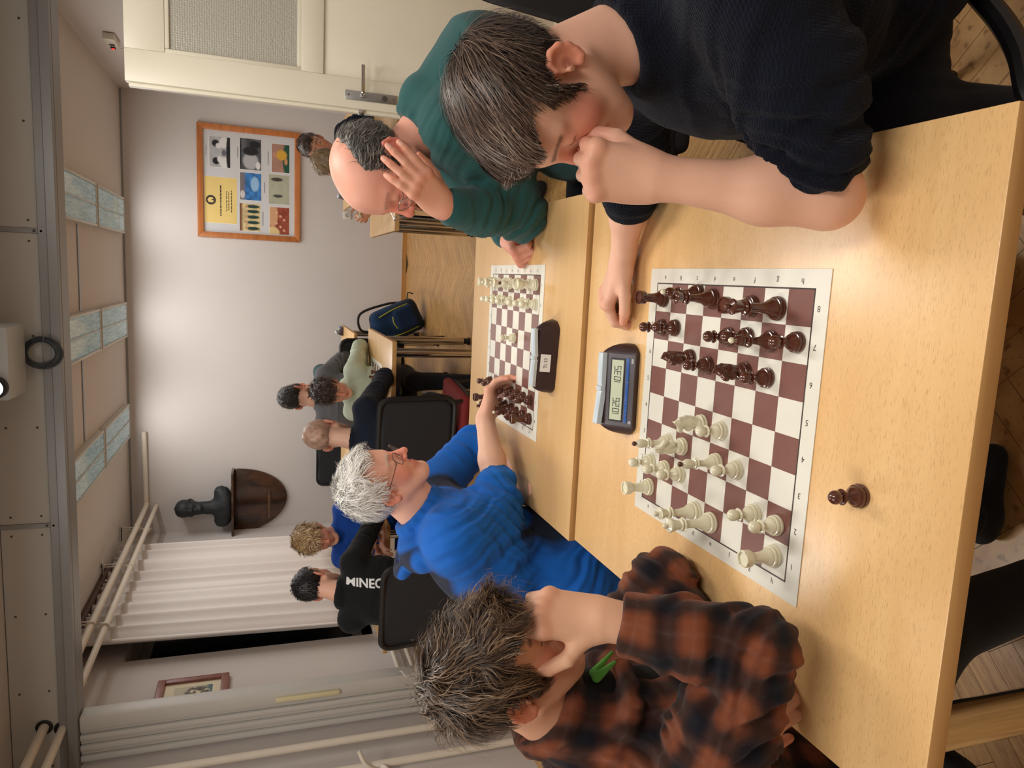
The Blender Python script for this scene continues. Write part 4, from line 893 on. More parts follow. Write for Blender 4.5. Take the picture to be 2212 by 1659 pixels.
# rows of the board, top to bottom (upright): yellow panel + photo, three photos, three photos
photo(0.14, 0.43, 0.665, 0.855, bw1); photo(0.14, 0.44, 0.375, 0.575, bw2); photo(0.14, 0.415, 0.105, 0.275, c1)
photo(-0.155, 0.11, 0.375, 0.575, c2); photo(-0.175, 0.115, 0.105, 0.305, c3); photo(-0.46, -0.19, 0.385, 0.58, c4); photo(-0.475, -0.205, 0.105, 0.295, c5)
yo = photo(-0.40, 0.045, 0.605, 0.905, ye, 'yellow_notice')
inkm = M_ink
em = MB().lathe([(0.046, 0), (0.046, 0.0012)], 28).build('round_emblem', inkm, yo); em.matrix_local = Matrix.Translation((-0.18, -0.0098, 0.845)) @ Matrix.Rotation(PI / 2, 4, 'X')
e2 = MB().prism([(-0.024, -0.02), (-0.006, -0.028), (0.0, 0.0), (0.012, -0.026), (0.026, -0.012), (0.022, 0.018), (0.0, 0.032), (-0.022, 0.02)], 0, 0.0016, 'z').build('emblem_figure', MATS['photo_print'] if False else mat('notice_yellow', (232, 206, 130), 0.5), em, smooth=0)
for z, w, hh in ((0.755, 0.30, 0.012), (0.700, 0.20, 0.007), (0.680, 0.18, 0.007), (0.655, 0.22, 0.007)):
    lm = MB(); x = -w / 2
    while x < w / 2:
        l_ = random.uniform(0.012, 0.035); lm.box(-0.18 + x, -0.18 + min(x + l_, w / 2), -0.0104, -0.0097, z - hh / 2, z + hh / 2); x += l_ + 0.006
    lm.build('print_line', inkm, yo, smooth=0)
for x, z, w in ((0.285, 0.605, 0.0), (0.29, 0.885, 0.10), (0.30, 0.595, 0.10), (-0.02, 0.345, 0.10), (-0.33, 0.36, 0.14), (0.27, 0.31, 0.13)):
    if w: MB().box(x - w / 2, x + w / 2, -0.0100, -0.0080, z - 0.002, z + 0.002).build('caption_line', M_cg, pb, smooth=0)
# wall socket
so = empty('wall_socket', (1.027, YB, TZ - 0.116), label='white wall socket on the back wall beside the raised hand', cat='socket')
MB().box(-0.042, 0.042, -0.012, 0, -0.042, 0.042).build('plate', M_white, so, bev=0.004)
MB().lathe([(0.024, 0.0), (0.022, 0.004), (0.018, 0.0015), (0, 0.0015)], 20).build('outlet', mat('socket_grey', (186, 182, 174), 0.5), so).matrix_local = Matrix.Translation((0, -0.012, 0)) @ Matrix.Rotation(PI / 2, 4, 'X')
for s_ in (-1, 1): MB().lathe([(0.003, 0), (0.003, 0.003)], 8).build('pin_hole', M_black, so).matrix_local = Matrix.Translation((s_ * 0.0095, -0.0135, 0)) @ Matrix.Rotation(PI / 2, 4, 'X')
# wooden half-round wall bracket with the bust
M_dwood = mat_wood('dark_walnut', (74, 46, 28), (40, 24, 16), 0.25, scale=(14, 3, 5), coat=0.4)
bk_ = empty('wall_bracket', (-2.01, YB, TZ + 1.02), label='dark walnut half-oval wall bracket under the bust', cat='shelf')
MB().box(-0.365, 0.355, -0.24, 0, -0.012, 0.012).build('shelf_top', M_dwood, bk_, bev=0.006)
poly = [(-0.35, -0.012)] + [(-0.35 * math.cos(t) + 0.02 * math.sin(t), -0.012 - 0.53 * math.sin(t)) for t in np.linspace(0.06, PI - 0.06, 22)] + [(0.345, -0.012)]
MB().prism(poly, -0.03, -0.003, 'y').build('back_panel', M_dwood, bk_, bev=0.004)
MB().prism([(0, -0.012), (-0.20, -0.012), (-0.20, -0.03), (-0.16, -0.12), (-0.09, -0.30), (-0.03, -0.40), (0, -0.40)], -0.018, 0.018, 'x').build('support_rib', M_dwood, bk_, bev=0.004) if False else None
MB().box(-0.20, 0.12, -0.045, -0.03, -0.375, -0.345).build('lower_ledge', mat_wood('dark_walnut_light', (104, 70, 44), (70, 46, 30), 0.25, scale=(14, 3, 5), coat=0.4), bk_, bev=0.005)
# bust
s = Sdf(); bo = np.array([-2.03, YB - 0.13, TZ + 1.032]); BT = make_T((0, 0, 0), bo + (0.0, 0, 0.405), (0.05, -1, -0.02), (0, 0, 1), 1.06)
head_prims(s, BT, ears=(1, 1)); s.k = 0.03
s.cap(bo + (0, 0, 0.30), bo + (0, 0.0, 0.14), 0.062, 0.075, k=0.03).cap(bo + (-0.15, 0.02, 0.10), bo + (0.15, 0.02, 0.10), 0.068, k=0.05).ell(bo + (0, 0.0, 0.06), (0.19, 0.10, 0.09), k=0.04)
s.box(bo + (0, 0, -0.06), (0.3, 0.3, 0.06), 0.005, sub=True, k=0.01); s.ell(bo + (0, 0.0, 0.46), (0.088, 0.104, 0.080), k=0.02)
V, Q = sdf_mesh(s.p, 0.0065); N = vnormals(relax(V, Q, 1), Q); V = relax(V, Q, 1) + N * (0.003 * vnoise(V * 40))[:, None]
bu = link('bust', np_mesh('bust', V, Q, mat('bust_dark', (34, 40, 44), 0.6, var=0.3, vscale=18))); origin_to(bu, bo); tag(bu, 'dark sculpted bust of a man on the walnut wall bracket', 'bust')
# framed picture on the left wall
pc = empty('framed_picture', (XL, 3.90, TZ + 0.95), label='small picture in a reddish frame on the left wall above the partition edge', cat='picture frame')
for y0, y1, z0, z1 in ((-0.20, 0.20, 0, 0.05), (-0.20, 0.20, 0.39, 0.44), (-0.20, -0.15, 0.05, 0.39), (0.15, 0.20, 0.05, 0.39)): MB().box(0.0, 0.03, y0, y1, z0, z1).build('frame_bar', mat_wood('frame_red_wood', (150, 96, 84), (122, 72, 62), 0.4), pc, bev=0.006)
MB().box(0.0, 0.012, -0.15, 0.15, 0.05, 0.39).build('mount', mat('cream_mount', (226, 218, 190), 0.7), pc, smooth=0)
X, Z = np.meshgrid(np.linspace(0, 1, 40), np.linspace(0, 1, 44), indexing='ij'); x, z = X.ravel(), Z.ravel()
C = mix(np.tile(L3(190, 186, 160), (len(x), 1)), (blob(x, z, 0.5, 0.35, 0.5, 0.4), L3(90, 92, 70)), (np.clip((0.2 - z) * 9, 0, 1)[:, None], L3(60, 104, 110)), (np.clip(nz3(x, z, 11) * 2, 0, 1) * blob(x, z, 0.5, 0.4, 0.5, 0.4), L3(222, 210, 176)), (np.clip(nz3(x, z, 15, 4) * 2, 0, 1) * blob(x, z, 0.5, 0.4, 0.5, 0.4), L3(70, 44, 38)))
V = np.stack([np.full(len(x), 0.0135), -0.10 + 0.20 * x, 0.10 + 0.23 * z], 1); i = (np.arange(39)[:, None] * 44 + np.arange(43)[None]).ravel()
link('print', np_mesh('print', V, np.stack([i, i + 44, i + 45, i + 1], 1), MATS['photo_print'], np.clip(C, 0, 1)), pc)
# light switch on the window reveal
tag(MB().box(XL, XL + 0.012, 6.47, 6.53, TZ + 0.33, TZ + 0.46).build('light_switch', mat('cream_plastic', (226, 214, 170), 0.4), bev=0.004), 'cream switch plate in the corner by the curtain', 'switch')
# power strip up on the right wall
ps = empty('power_strip', (XR, 4.6, TZ + 1.62), label='white power strip with a glowing red switch high on the right wall', cat='power strip')
q_ = at(240, 6, 5.3)
ps.location = (XR, q_[1] + 0.0, q_[2])
MB().box(-0.05, -0.004, -0.20, 0.045, -0.045, 0.030).build('case', M_white, ps, bev=0.005)
MB().box(-0.060, -0.05, -0.010, 0.026, -0.020, 0.012).build('switch_frame', M_black, ps, bev=0.002)
MB().box(-0.064, -0.058, 0.000, 0.016, -0.012, 0.004).build('red_lamp', mat_emit('red_glow', (255, 30, 24), 4.0), ps, smooth=0)
MB().lathe([(0.02, 0), (0.02, 0.004)], 16).build('outlet', M_black, ps).matrix_local = Matrix.Translation((-0.05, -0.06, -0.008)) @ Matrix.Rotation(-PI / 2, 4, 'Y')
MB().tube(smooth_path([(-0.03, 0.045, 0.0), (-0.03, 0.10, -0.01), (-0.02, 0.13, -0.05), (-0.012, 0.13, -0.10), (-0.008, 0.10, -0.13)], 6), 0.005, 6).build('cable', M_pipe, ps)
# projector under the header
pr = empty('projector', tuple(at(9, 770, 3.38)), label='projector hung in front of the header wall, its lens glaring', cat='projector')
L = Vector(pr.location)
MB().box(-0.19, 0.15, -0.13, 0.13, -0.055, 0.06).build('case', mat('projector_white', (190, 196, 198), 0.4), pr, bev=0.02)
MB().lathe([(0.05, 0), (0.05, 0.035), (0.042, 0.04)], 24).build('lens_ring', M_black, pr).matrix_local = Matrix.Translation((-0.125, -0.13, 0.0)) @ Matrix.Rotation(PI / 2, 4, 'X')
MB().lathe([(0.04, 0), (0.036, 0.006), (0.0, 0.010)], 24).build('lens', mat_emit('projector_beam', (226, 255, 255), 30.0), pr).matrix_local = Matrix.Translation((-0.125, -0.166, 0.0)) @ Matrix.Rotation(PI / 2, 4, 'X')
MB().box(-0.025, 0.025, -0.025, 0.025, 0.055, max(0.1, ZC - L.z)).build('ceiling_mount', M_metal, pr, bev=0.004)
cb = MB()
for r_, ph in ((0.085, 0.0), (0.075, 0.3), (0.062, 0.7)):
    cb.tube([(0.0 + r_ * math.cos(t) * 0.9, 0.175 + 0.01 * math.sin(2 * t + ph), -0.10 - r_ * 0.15 + r_ * math.sin(t)) for t in np.linspace(0, 2 * PI * 0.98, 36)], 0.0055, 6)
cb.build('coiled_cable', mat('cable_grey', (60, 66, 70), 0.5), pr)
# ================================================================= backpack on the floor by the wall
bp = empty('backpack', (-0.02, 6.15, 0), label='dark blue and grey backpack with yellow piping on the floor', cat='backpack')
B0 = np.array([0.02, 6.12, 0.0]); ubt = nrm((-0.42, 0.05, 0.9))
Rb = frame((0.1, -1, 0), (-0.42, 0.05, 0.9))
s = Sdf(); s.k = 0.05; s.at(B0 + (-0.03, 0, 0.26), Rb); s.box((0, 0, 0), (0.10, 0.165, 0.235), 0.07).ell((0.06, 0, -0.06), (0.08, 0.13, 0.14), k=0.04).ell((0, 0, 0.14), (0.09, 0.13, 0.12), k=0.04); s.at()
def bcol(C, V, N):
    q = (V - B0 - (-0.03, 0, 0.26)) @ Rb.T; C[:] = np.array(lin((40, 48, 60))); fr = q[:, 0] > 0.04; C[fr] = np.array(lin((28, 54, 88))); C[(q[:, 2] < -0.10)] = np.array(lin((56, 60, 66))); C[(q[:, 0] > 0.075) & (q[:, 2] < 0.03)] = np.array(lin((34, 44, 62))); return C
def loc(o): o.location = -Vector(bp.location); return o
loc(cloth_mesh('bag_body', s.p, 0.009, M_cloth, (30, 44, 66), bp, amp=0.004, colfn=bcol))
f_ = lambda p: tuple(B0 + (-0.03, 0, 0.26) + np.asarray(p) @ Rb)
sp_ = Sdf(); sp_.k = 0.03; sp_.at(B0 + (-0.03, 0, 0.26), Rb); sp_.box((0.105, 0.0, -0.075), (0.045, 0.115, 0.105), 0.04); sp_.at()
loc(cloth_mesh('front_pocket', sp_.p, 0.008, M_cloth, (24, 46, 78), bp, amp=0.003))
M_pip = mat('yellow_piping', (176, 180, 60), 0.6)
for pts in ([(0.10, 0.10, 0.16), (0.12, 0.12, 0.02), (0.11, 0.12, -0.14)], [(0.10, -0.09, 0.18), (0.12, -0.12, 0.05), (0.11, -0.12, -0.16)], [(0.14, -0.06, 0.04), (0.145, 0.0, 0.055), (0.14, 0.06, 0.04)]): loc(MB().tube(smooth_path([f_(q) for q in pts], 5), 0.005, 6).build('piping', M_pip, bp))
loc(MB().tube(smooth_path([f_((-0.06, -0.02, 0.22)), f_((-0.05, 0.06, 0.34)), f_((-0.05, 0.20, 0.28)), f_((-0.06, 0.19, 0.02)), f_((-0.06, 0.15, -0.12))], 6), 0.012, 6).build('shoulder_strap', M_black, bp))
loc(MB().tube(smooth_path([f_((-0.04, -0.05, 0.24)), f_((-0.02, -0.03, 0.29)), f_((-0.02, 0.0, 0.285)), f_((-0.04, 0.02, 0.24))], 5), 0.010, 6).build('grab_loop', M_black, bp))
loc(MB().tube(smooth_path([f_((0.0, 0.16, -0.18)), f_((0.02, 0.21, -0.21)), f_((0.03, 0.18, -0.25))], 5), 0.006, 6).build('hanging_strap', M_black, bp))
# ================================================================= chairs
M_cframe = mat('chair_black_frame', (24, 24, 26), 0.4)
M_cback = mat('chair_mesh_black', (30, 30, 34), 0.8, bump=0.5, bscale=350)
def make_chair(seatcol):
    t = empty('chair', (0, 0, 0))                            # faces +y
    ms = mat('seat_%d' % seatcol[0], seatcol, 0.9, bump=0.3, bscale=300)
    s = Sdf(); s.box((0, 0.0, 0.455), (0.225, 0.215, 0.030), 0.026); V, Q = sdf_mesh(s.p, 0.009); link('seat', np_mesh('seat', V, Q, ms), t)
    def rr(w, h, r, n=6):
        o = []
        for cx, cz, a in ((w - r, h - r, 0), (-w + r, h - r, PI / 2), (-w + r, -h + r, PI), (w - r, -h + r, 3 * PI / 2)): o += [(cx + r * math.cos(a + PI / 2 * i / n), cz + r * math.sin(a + PI / 2 * i / n)) for i in range(n + 1)]
        return o
    def bend(x, z): return (x, -0.225 + 0.18 * x * x * 4 * 0.35 - 0.10 * (z + 0.19), 0.72 + z)
    P1 = rr(0.225, 0.205, 0.06); P0 = rr(0.200, 0.180, 0.045)
    fr = MB(); a = [bend(x, z) for x, z in P1]; fr.tube(a + [a[0]], 0.014, 8); fr.build('backrest_frame', M_cframe, t)
    n = 14; g = []
    for i in range(n + 1):
        z = -0.20 + 0.40 * i / n; w = 0.218 if abs(z) < 0.15 else 0.218 - 0.055 * ((abs(z) - 0.15) / 0.05) ** 2
        g.append([Vector(bend(-w + 2 * w * j / 12, z)) for j in range(13)])
    bk2 = MB().grid(g).build('backrest', M_cback, t, smooth=2.0); sd = bk2.modifiers.new('thickness', 'SOLIDIFY'); sd.thickness = 0.016
    for sx in (-1, 1):
        MB().tube(smooth_path([(sx * 0.21, 0.16, 0.42), (sx * 0.215, -0.12, 0.425), (sx * 0.20, -0.20, 0.47), (sx * 0.20, -0.215, 0.56)], 5), 0.012, 8).build('side_rail', M_cframe, t)
        MB().tube(smooth_path([(sx * 0.215, 0.13, 0.425), (sx * 0.22, 0.17, 0.2), (sx * 0.225, 0.20, 0.01)], 4), 0.0115, 8).build('leg', M_cframe, t)
        MB().tube(smooth_path([(sx * 0.215, -0.10, 0.425), (sx * 0.22, -0.17, 0.2), (sx * 0.225, -0.22, 0.01)], 4), 0.0115, 8).build('leg', M_cframe, t)
    return t
ch0 = make_chair((28, 28, 32)); ch1 = make_chair((120, 34, 34))
def put(o, x, y, rz, lab): o.location = (x, y, 0); o.rotation_euler = (0, 0, rz); tag(o, lab, 'chair', 'black club chairs'); return o
q_ = at(905, 938, 3.85); put(ch1, q_[0], q_[1] + 0.24, -0.12, 'black-backed chair with a red seat under the shaven-headed man')
q_ = at(890, 1300, 3.72); put(ch0, q_[0], q_[1] + 0.24, -0.10, 'black chair with its back to us behind the printed hoodie')
put(copy_tree(ch0), -1.60, 6.66, PI, 'empty black chair against the back wall below the bust')
pc1 = put(copy_tree(ch0), 1.16, 0.27, PI / 2 + 0.1, 'chair under the young man in the navy jumper'); put(copy_tree(ch0), -0.50, 0.10, -PI / 2, 'chair under the boy in the plaid shirt')
put(copy_tree(ch0), 1.0, 1.10, PI / 2, 'chair under the man in the green fleece'); put(copy_tree(ch0), -0.47, 1.10, -PI / 2, 'chair under the white-haired man')
put(copy_tree(ch0), -0.30, 5.02, 0.0, 'chair under the man in the grey T-shirt')

arm = MB().tube(smooth_path([tuple(at(2060, -70, 1.16)), tuple(at(2118, -8, 1.12)), tuple(at(2168, 52, 1.08)), tuple(at(2204, 120, 1.04)), tuple(at(2222, 200, 1.02)), tuple(at(2260, 260, 1.02))], 6), 0.017, 10).build('armrest', M_cframe, pc1)
bpy.context.view_layer.update(); arm.matrix_parent_inverse = pc1.matrix_world.inverted()

for k, (x, y, c) in enumerate(((1328, 655, 'w'), (1332, 672, 'b'))):
    o = piece(c, 'pawn', 0, 0, 0, '%s pawn lying under the hand on the foreground table' % CN[c], 'pieces under the hand'); q_ = atz(x, y, TZ + 0.015); o.matrix_world = Matrix.Translation(Vector(q_)) @ Matrix.Rotation(0.4 + 0.9 * k, 4, 'Z') @ Matrix.Rotation(PI / 2 - 0.12, 4, 'Y')
# ================================================================= young man in the navy knit jumper (right foreground)
NAVY = (15, 19, 31)
def person1():
    V3 = lambda x, y, z: np.array([x, y, z + TZ])
    T = make_T(LE, at(1223, 126, 0.91), (-0.89, -0.20, -0.39), (-0.39, -0.04, 0.92), 0.93)
    neck = V3(0.770, 0.105, 0.252); chest = V3(0.81, 0.12, 0.08); belly = V3(0.90, 0.17, -0.10); pel = V3(1.03, 0.24, -0.25)
    shL, shR = V3(0.80, -0.07, 0.205), V3(0.82, 0.31, 0.185)
    elL = at(1782, 430, 0.925); wrL = at(1422, 384, 0.945)
    elR = V3(0.66, 0.44, 0.075); wrR = atz(1345, 560, TZ + 0.032)
    # skin
    hd = Sdf(); head_prims(hd, T); hd.c = SKIN
    o, M, sc = T; nb = o + sc * (np.array((-0.03, 0, -0.05)) @ M)
    hd.cap(nb, neck + (0.01, 0.01, 0), 0.050, 0.056, k=0.016).cap(neck, chest, 0.048, 0.05, k=0.03)
    a1 = Sdf(); a1.c = SKIN; a1.k = 0.02
    a1.cap(shL, elL + (0.02, 0, 0.01), 0.045, 0.040).cap(elL, elL + 0.35 * (wrL - elL), 0.0375, 0.0372, k=0.03).cap(elL + 0.35 * (wrL - elL), wrL, 0.0372, 0.0265, k=0.03).ell(elL + (0.003, -0.004, -0.010), (0.034, 0.034, 0.034), k=0.02)
    fw = nrm(at(1270, 366, 0.93) - wrL)
    n1 = hand_prims(a1, wrL, fw, (-0.22, -0.88, 0.40), right=False, curl=((84, 98, 60), (86, 100, 60), (88, 100, 60), (90, 100, 60)), spread=(2, 0, -1, -3),
                    thumb=((0.72, 0.45, -0.55), (0.8, 0.05, -0.6), (0.8, -0.15, -0.6)), sc=1.02)
    a2 = Sdf(); a2.c = SKIN; a2.k = 0.02
    a2.cap(shR, elR, 0.045, 0.04).cap(elR, 0.5 * (elR + wrR), 0.038, 0.034).cap(0.5 * (elR + wrR), wrR, 0.034, 0.024)
    n2 = hand_prims(a2, wrR, nrm(atz(1310, 650, TZ + 0.045) - wrR), (0.1, 0.25, 1.0), right=True, curl=((38, 52, 40), (42, 56, 42), (46, 58, 44), (50, 60, 44)), spread=(-2, -4, -7, -12),
                    thumb=((0.72, 0.62, -0.25), (0.95, 0.05, -0.35), (0.92, -0.3, -0.3)), sc=1.10)
    tr = Sdf(); tr.c = SKIN; torso_prims(tr, neck, chest, belly, pel, shL, shR, 0.16, 0.095, nk=0.6)
    hips = (pel + (0, -0.06, 0), pel + (0, 0.10, 0)); knees = (V3(0.72, 0.13, -0.24), V3(0.53, 0.30, -0.23)); ank = (V3(0.735, 0.0, -0.68), V3(0.50, 0.33, -0.68))
    for h_, k_, a_ in zip(hips, knees, ank): tr.cap(h_, k_, 0.07, 0.05).cap(k_, a_, 0.048, 0.035)
    def cf(C, V): head_dabs(C, V, T, brow=(84, 58, 44), lash=(60, 38, 30)); dab(C, V, o + sc * (np.array((0.07, 0.05, -0.02)) @ M), (0.04,) * 3, (222, 140, 118), 0.35)
    p = skin_body('person', [(hd.p, 0.0028), (a1.p, 0.0026), (a2.p, 0.0026), (tr.p, 0.016)], cf, n1 + n2)
    tag(p, 'young man in a dark navy knit jumper leaning his face on his fist', 'person')
    # jumper
    J = Sdf(); J.c = NAVY; torso_prims(J, neck + (0.02, 0, -0.035), chest, belly, pel, shL, shR, 0.205, 0.150, 1.02)
    J.cap(chest + (0.06, 0, 0.06), neck + (0.035, 0, -0.03), 0.12, 0.07, k=0.05)
    e1 = elL + 0.10 * (shL - elL)
    J.cap(shL, 0.5 * (shL + elL) + (0.01, 0, -0.01), 0.078, 0.074, k=0.05).cap(0.5 * (shL + elL) + (0.01, 0, -0.01), e1 + (0.015, 0.0, 0.0), 0.074, 0.060, k=0.03)
    J.cap(shR, elR + (0.03, -0.03, 0.02), 0.075, 0.064, k=0.05).cap(elR + (0.03, -0.03, 0.02), elR + 0.35 * (wrR - elR), 0.060, 0.050, k=0.02)
    J.cap(chest, neck + 0.30 * (nb - neck), 0.09, 0.063, k=0.03); cut_box(J, neck + 0.28 * (nb - neck), nrm(nb - neck) + (-0.25, 0, 0.1), 0.05, 0.078)
    col = around(neck + 0.25 * (nb - neck), nrm(nb - neck) + (-0.25, 0, 0.1), 0.060, 0.062)
    J.chain(col, [0.0095] * len(col), k=0.008)
    cut_box(J, elL + 0.07 * (shL - elL), elL - shL + (0.03, 0, 0.0))
    cf2 = around(elR + 0.36 * (wrR - elR), wrR - elR, 0.045, 0.045); J.chain(cf2, [0.008] * len(cf2), k=0.01)
    ax = nrm(elL - shL)
    j = cloth_mesh('jumper', J.p, 0.0048, M_knit, NAVY, p, folds=[(e1, ax + (0, 0.5, 0.2), 0.12, 0.011, 0.036), (shL + 0.35 * (elL - shL) + (0, 0.03, -0.05), (0.5, 0.6, 0.6), 0.12, 0.009, 0.055), (elR, elR - shR, 0.1, 0.006, 0.035), (belly, (0.1, 0, 1), 0.2, 0.006, 0.06)], amp=0.003)
    # trousers and shoes
    tx = Sdf(); tx.c = (20, 24, 34); tx.k = 0.04
    tx.ell(pel, (0.15, 0.19, 0.13))
    for h_, k_, a_ in zip(hips, knees, ank): tx.cap(h_, k_, 0.092, 0.070).cap(k_, a_ + (0, 0, 0.03), 0.066, 0.052)
    cloth_mesh('trousers', tx.p, 0.009, M_cloth, (20, 24, 34), p, folds=[(knees[0], (1, 0, 0.2), 0.12, 0.006, 0.04)])
    for a_ in ank:
        sh = Sdf(); sh.c = (26, 26, 28); sh.k = 0.02; sh.cap(a_ + (0.03, 0, -0.035), a_ + (-0.13, 0, -0.042), 0.034, 0.028).cap(a_, a_ + (0, 0, -0.03), 0.04, 0.04)
        cloth_mesh('shoe', sh.p, 0.006, M_cloth, (26, 26, 28), p, amp=0.0004)
    # hair: combed forward from the crown, short at the nape
    cols = [(50, 37, 32), (74, 57, 48), (96, 76, 64), (58, 43, 37), (128, 106, 90)]
    def cap(s):
        s.k = 0.012
        s.ell((-0.016, 0, 0.040), (0.101, 0.080, 0.088)).ell((0.040, 0, 0.080), (0.056, 0.062, 0.042), k=0.03).ell((0.066, 0, 0.078), (0.034, 0.052, 0.024), k=0.02)
        s.box((0.090, 0, -0.030), (0.085, 0.15, 0.085), 0.03, R=frame((1, 0, -0.30), (0.30, 0, 1)), sub=True, k=0.012)
        s.ell((-0.008, 0.10, -0.026), (0.030, 0.05, 0.048), sub=True, k=0.006).ell((-0.008, -0.10, -0.026), (0.030, 0.05, 0.048), sub=True, k=0.006)
        s.box((-0.02, 0, -0.13), (0.2, 0.2, 0.075), 0.02, sub=True, k=0.015)
        for y in (-1, 1): s.cap((0.026, y * 0.069, 0.03), (0.026, y * 0.063, -0.020), 0.013, 0.006, k=0.012)
    w0 = np.array([-0.075, 0.02, 0.10])
    def flow(P):
        d = P - w0; d = d / (np.linalg.norm(d, axis=1)[:, None] + 0.02); top = np.clip((P[:, 2] - 0.02) / 0.08, 0, 1)[:, None]
        return d * 0.6 + top * np.array([1.1, 0.25, 0.1]) + (1 - top) * np.array([0.45, 0, -0.8])
    def LL(P, r): top = np.clip((P[:, 2] - 0.03) / 0.06, 0, 1); return 0.012 + top * (0.05 + 0.03 * r.random(len(P)))
    stop = lambda P: ((P[:, 0] > 0.045) & (P[:, 2] < 0.056 - 0.1 * (P[:, 0] - 0.08))) | (P[:, 0] > 0.096) | ((np.abs(P[:, 0] + 0.01) < 0.03) & (P[:, 2] < 0.016) & (P[:, 2] > -0.05))
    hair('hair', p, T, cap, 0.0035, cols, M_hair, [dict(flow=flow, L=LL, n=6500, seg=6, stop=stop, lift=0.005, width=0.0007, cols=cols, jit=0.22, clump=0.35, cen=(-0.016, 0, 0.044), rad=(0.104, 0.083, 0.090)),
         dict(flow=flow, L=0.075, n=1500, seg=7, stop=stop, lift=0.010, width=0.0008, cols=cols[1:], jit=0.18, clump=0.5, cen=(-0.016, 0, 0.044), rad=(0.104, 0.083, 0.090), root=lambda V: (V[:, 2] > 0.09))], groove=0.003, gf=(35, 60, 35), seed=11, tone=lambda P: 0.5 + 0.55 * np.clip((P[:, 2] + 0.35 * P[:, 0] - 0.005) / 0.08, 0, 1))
    return p
M_knit = mat_attr('knit', 0.95, spec=0.1, sheen=0.05)
q = NT(M_knit); tcn = q.n('ShaderNodeTexCoord'); wv = q.n('ShaderNodeTexVoronoi'); wv.inputs['Scale'].default_value = 230; wv.inputs['Randomness'].default_value = 0.3
q.l(tcn.outputs['Object'], wv.inputs['Vector']); bpn = q.n('ShaderNodeBump'); bpn.inputs['Strength'].default_value = 0.6; bpn.inputs['Distance'].default_value = 0.004; bpn.invert = True
q.l(wv.outputs['Distance'], bpn.inputs['Height']); q.l(bpn.outputs[0], q.b.inputs['Normal'])
person1()
# ================================================================= boy in the brown and black plaid shirt (left foreground)
PA, PB, PC = np.array(lin((128, 72, 48))), np.array(lin((22, 22, 30))), np.array(lin((60, 38, 32)))
def plaid(u, v, s=0.080):
    def band(x):
        x = (x / s) % 1.0; return np.clip((np.abs(x - 0.5) - 0.18) / 0.20, 0, 1)
    a, b = band(u), band(v); t = a + b
    c = PA * np.clip(1 - t, 0, 1)[:, None] + PC * np.clip(1 - np.abs(t - 1), 0, 1)[:, None] + PB * np.clip(t - 1, 0, 1)[:, None]
    line = np.exp(-(((u / s) % 1.0 - 0.5) / 0.03) ** 2) + np.exp(-(((v / s) % 1.0 - 0.5) / 0.03) ** 2)
    return c + 0.018 * np.clip(line, 0, 1)[:, None]
def plaid_cols(limbs, base):
    """each sleeve and the body carry the check along their own length and girth"""
    def fn(C, V, N):
        D = []; U = []
        for a, b, r in limbs:
            a, b = np.asarray(a), np.asarray(b); ax = nrm(b - a); L = np.linalg.norm(b - a); q = V - a; t = q @ ax
            u0 = nrm(np.cross(ax, (0.3, 0.9, 0.2))); w0 = np.cross(ax, u0); rad = q - t[:, None] * ax
            th = np.arctan2(rad @ w0, rad @ u0); tt = np.clip(t, 0, L)
            D.append(np.linalg.norm(q - tt[:, None] * ax, axis=1) - r); U.append((t, th * r))
        k = np.argmin(np.stack(D), 0); u = np.choose(k, [x[0] for x in U]); v = np.choose(k, [x[1] for x in U])
        w = 0.008 * vnoise(V * 14)
        return plaid(u + w + 0.03 * k, v + w)
    return fn
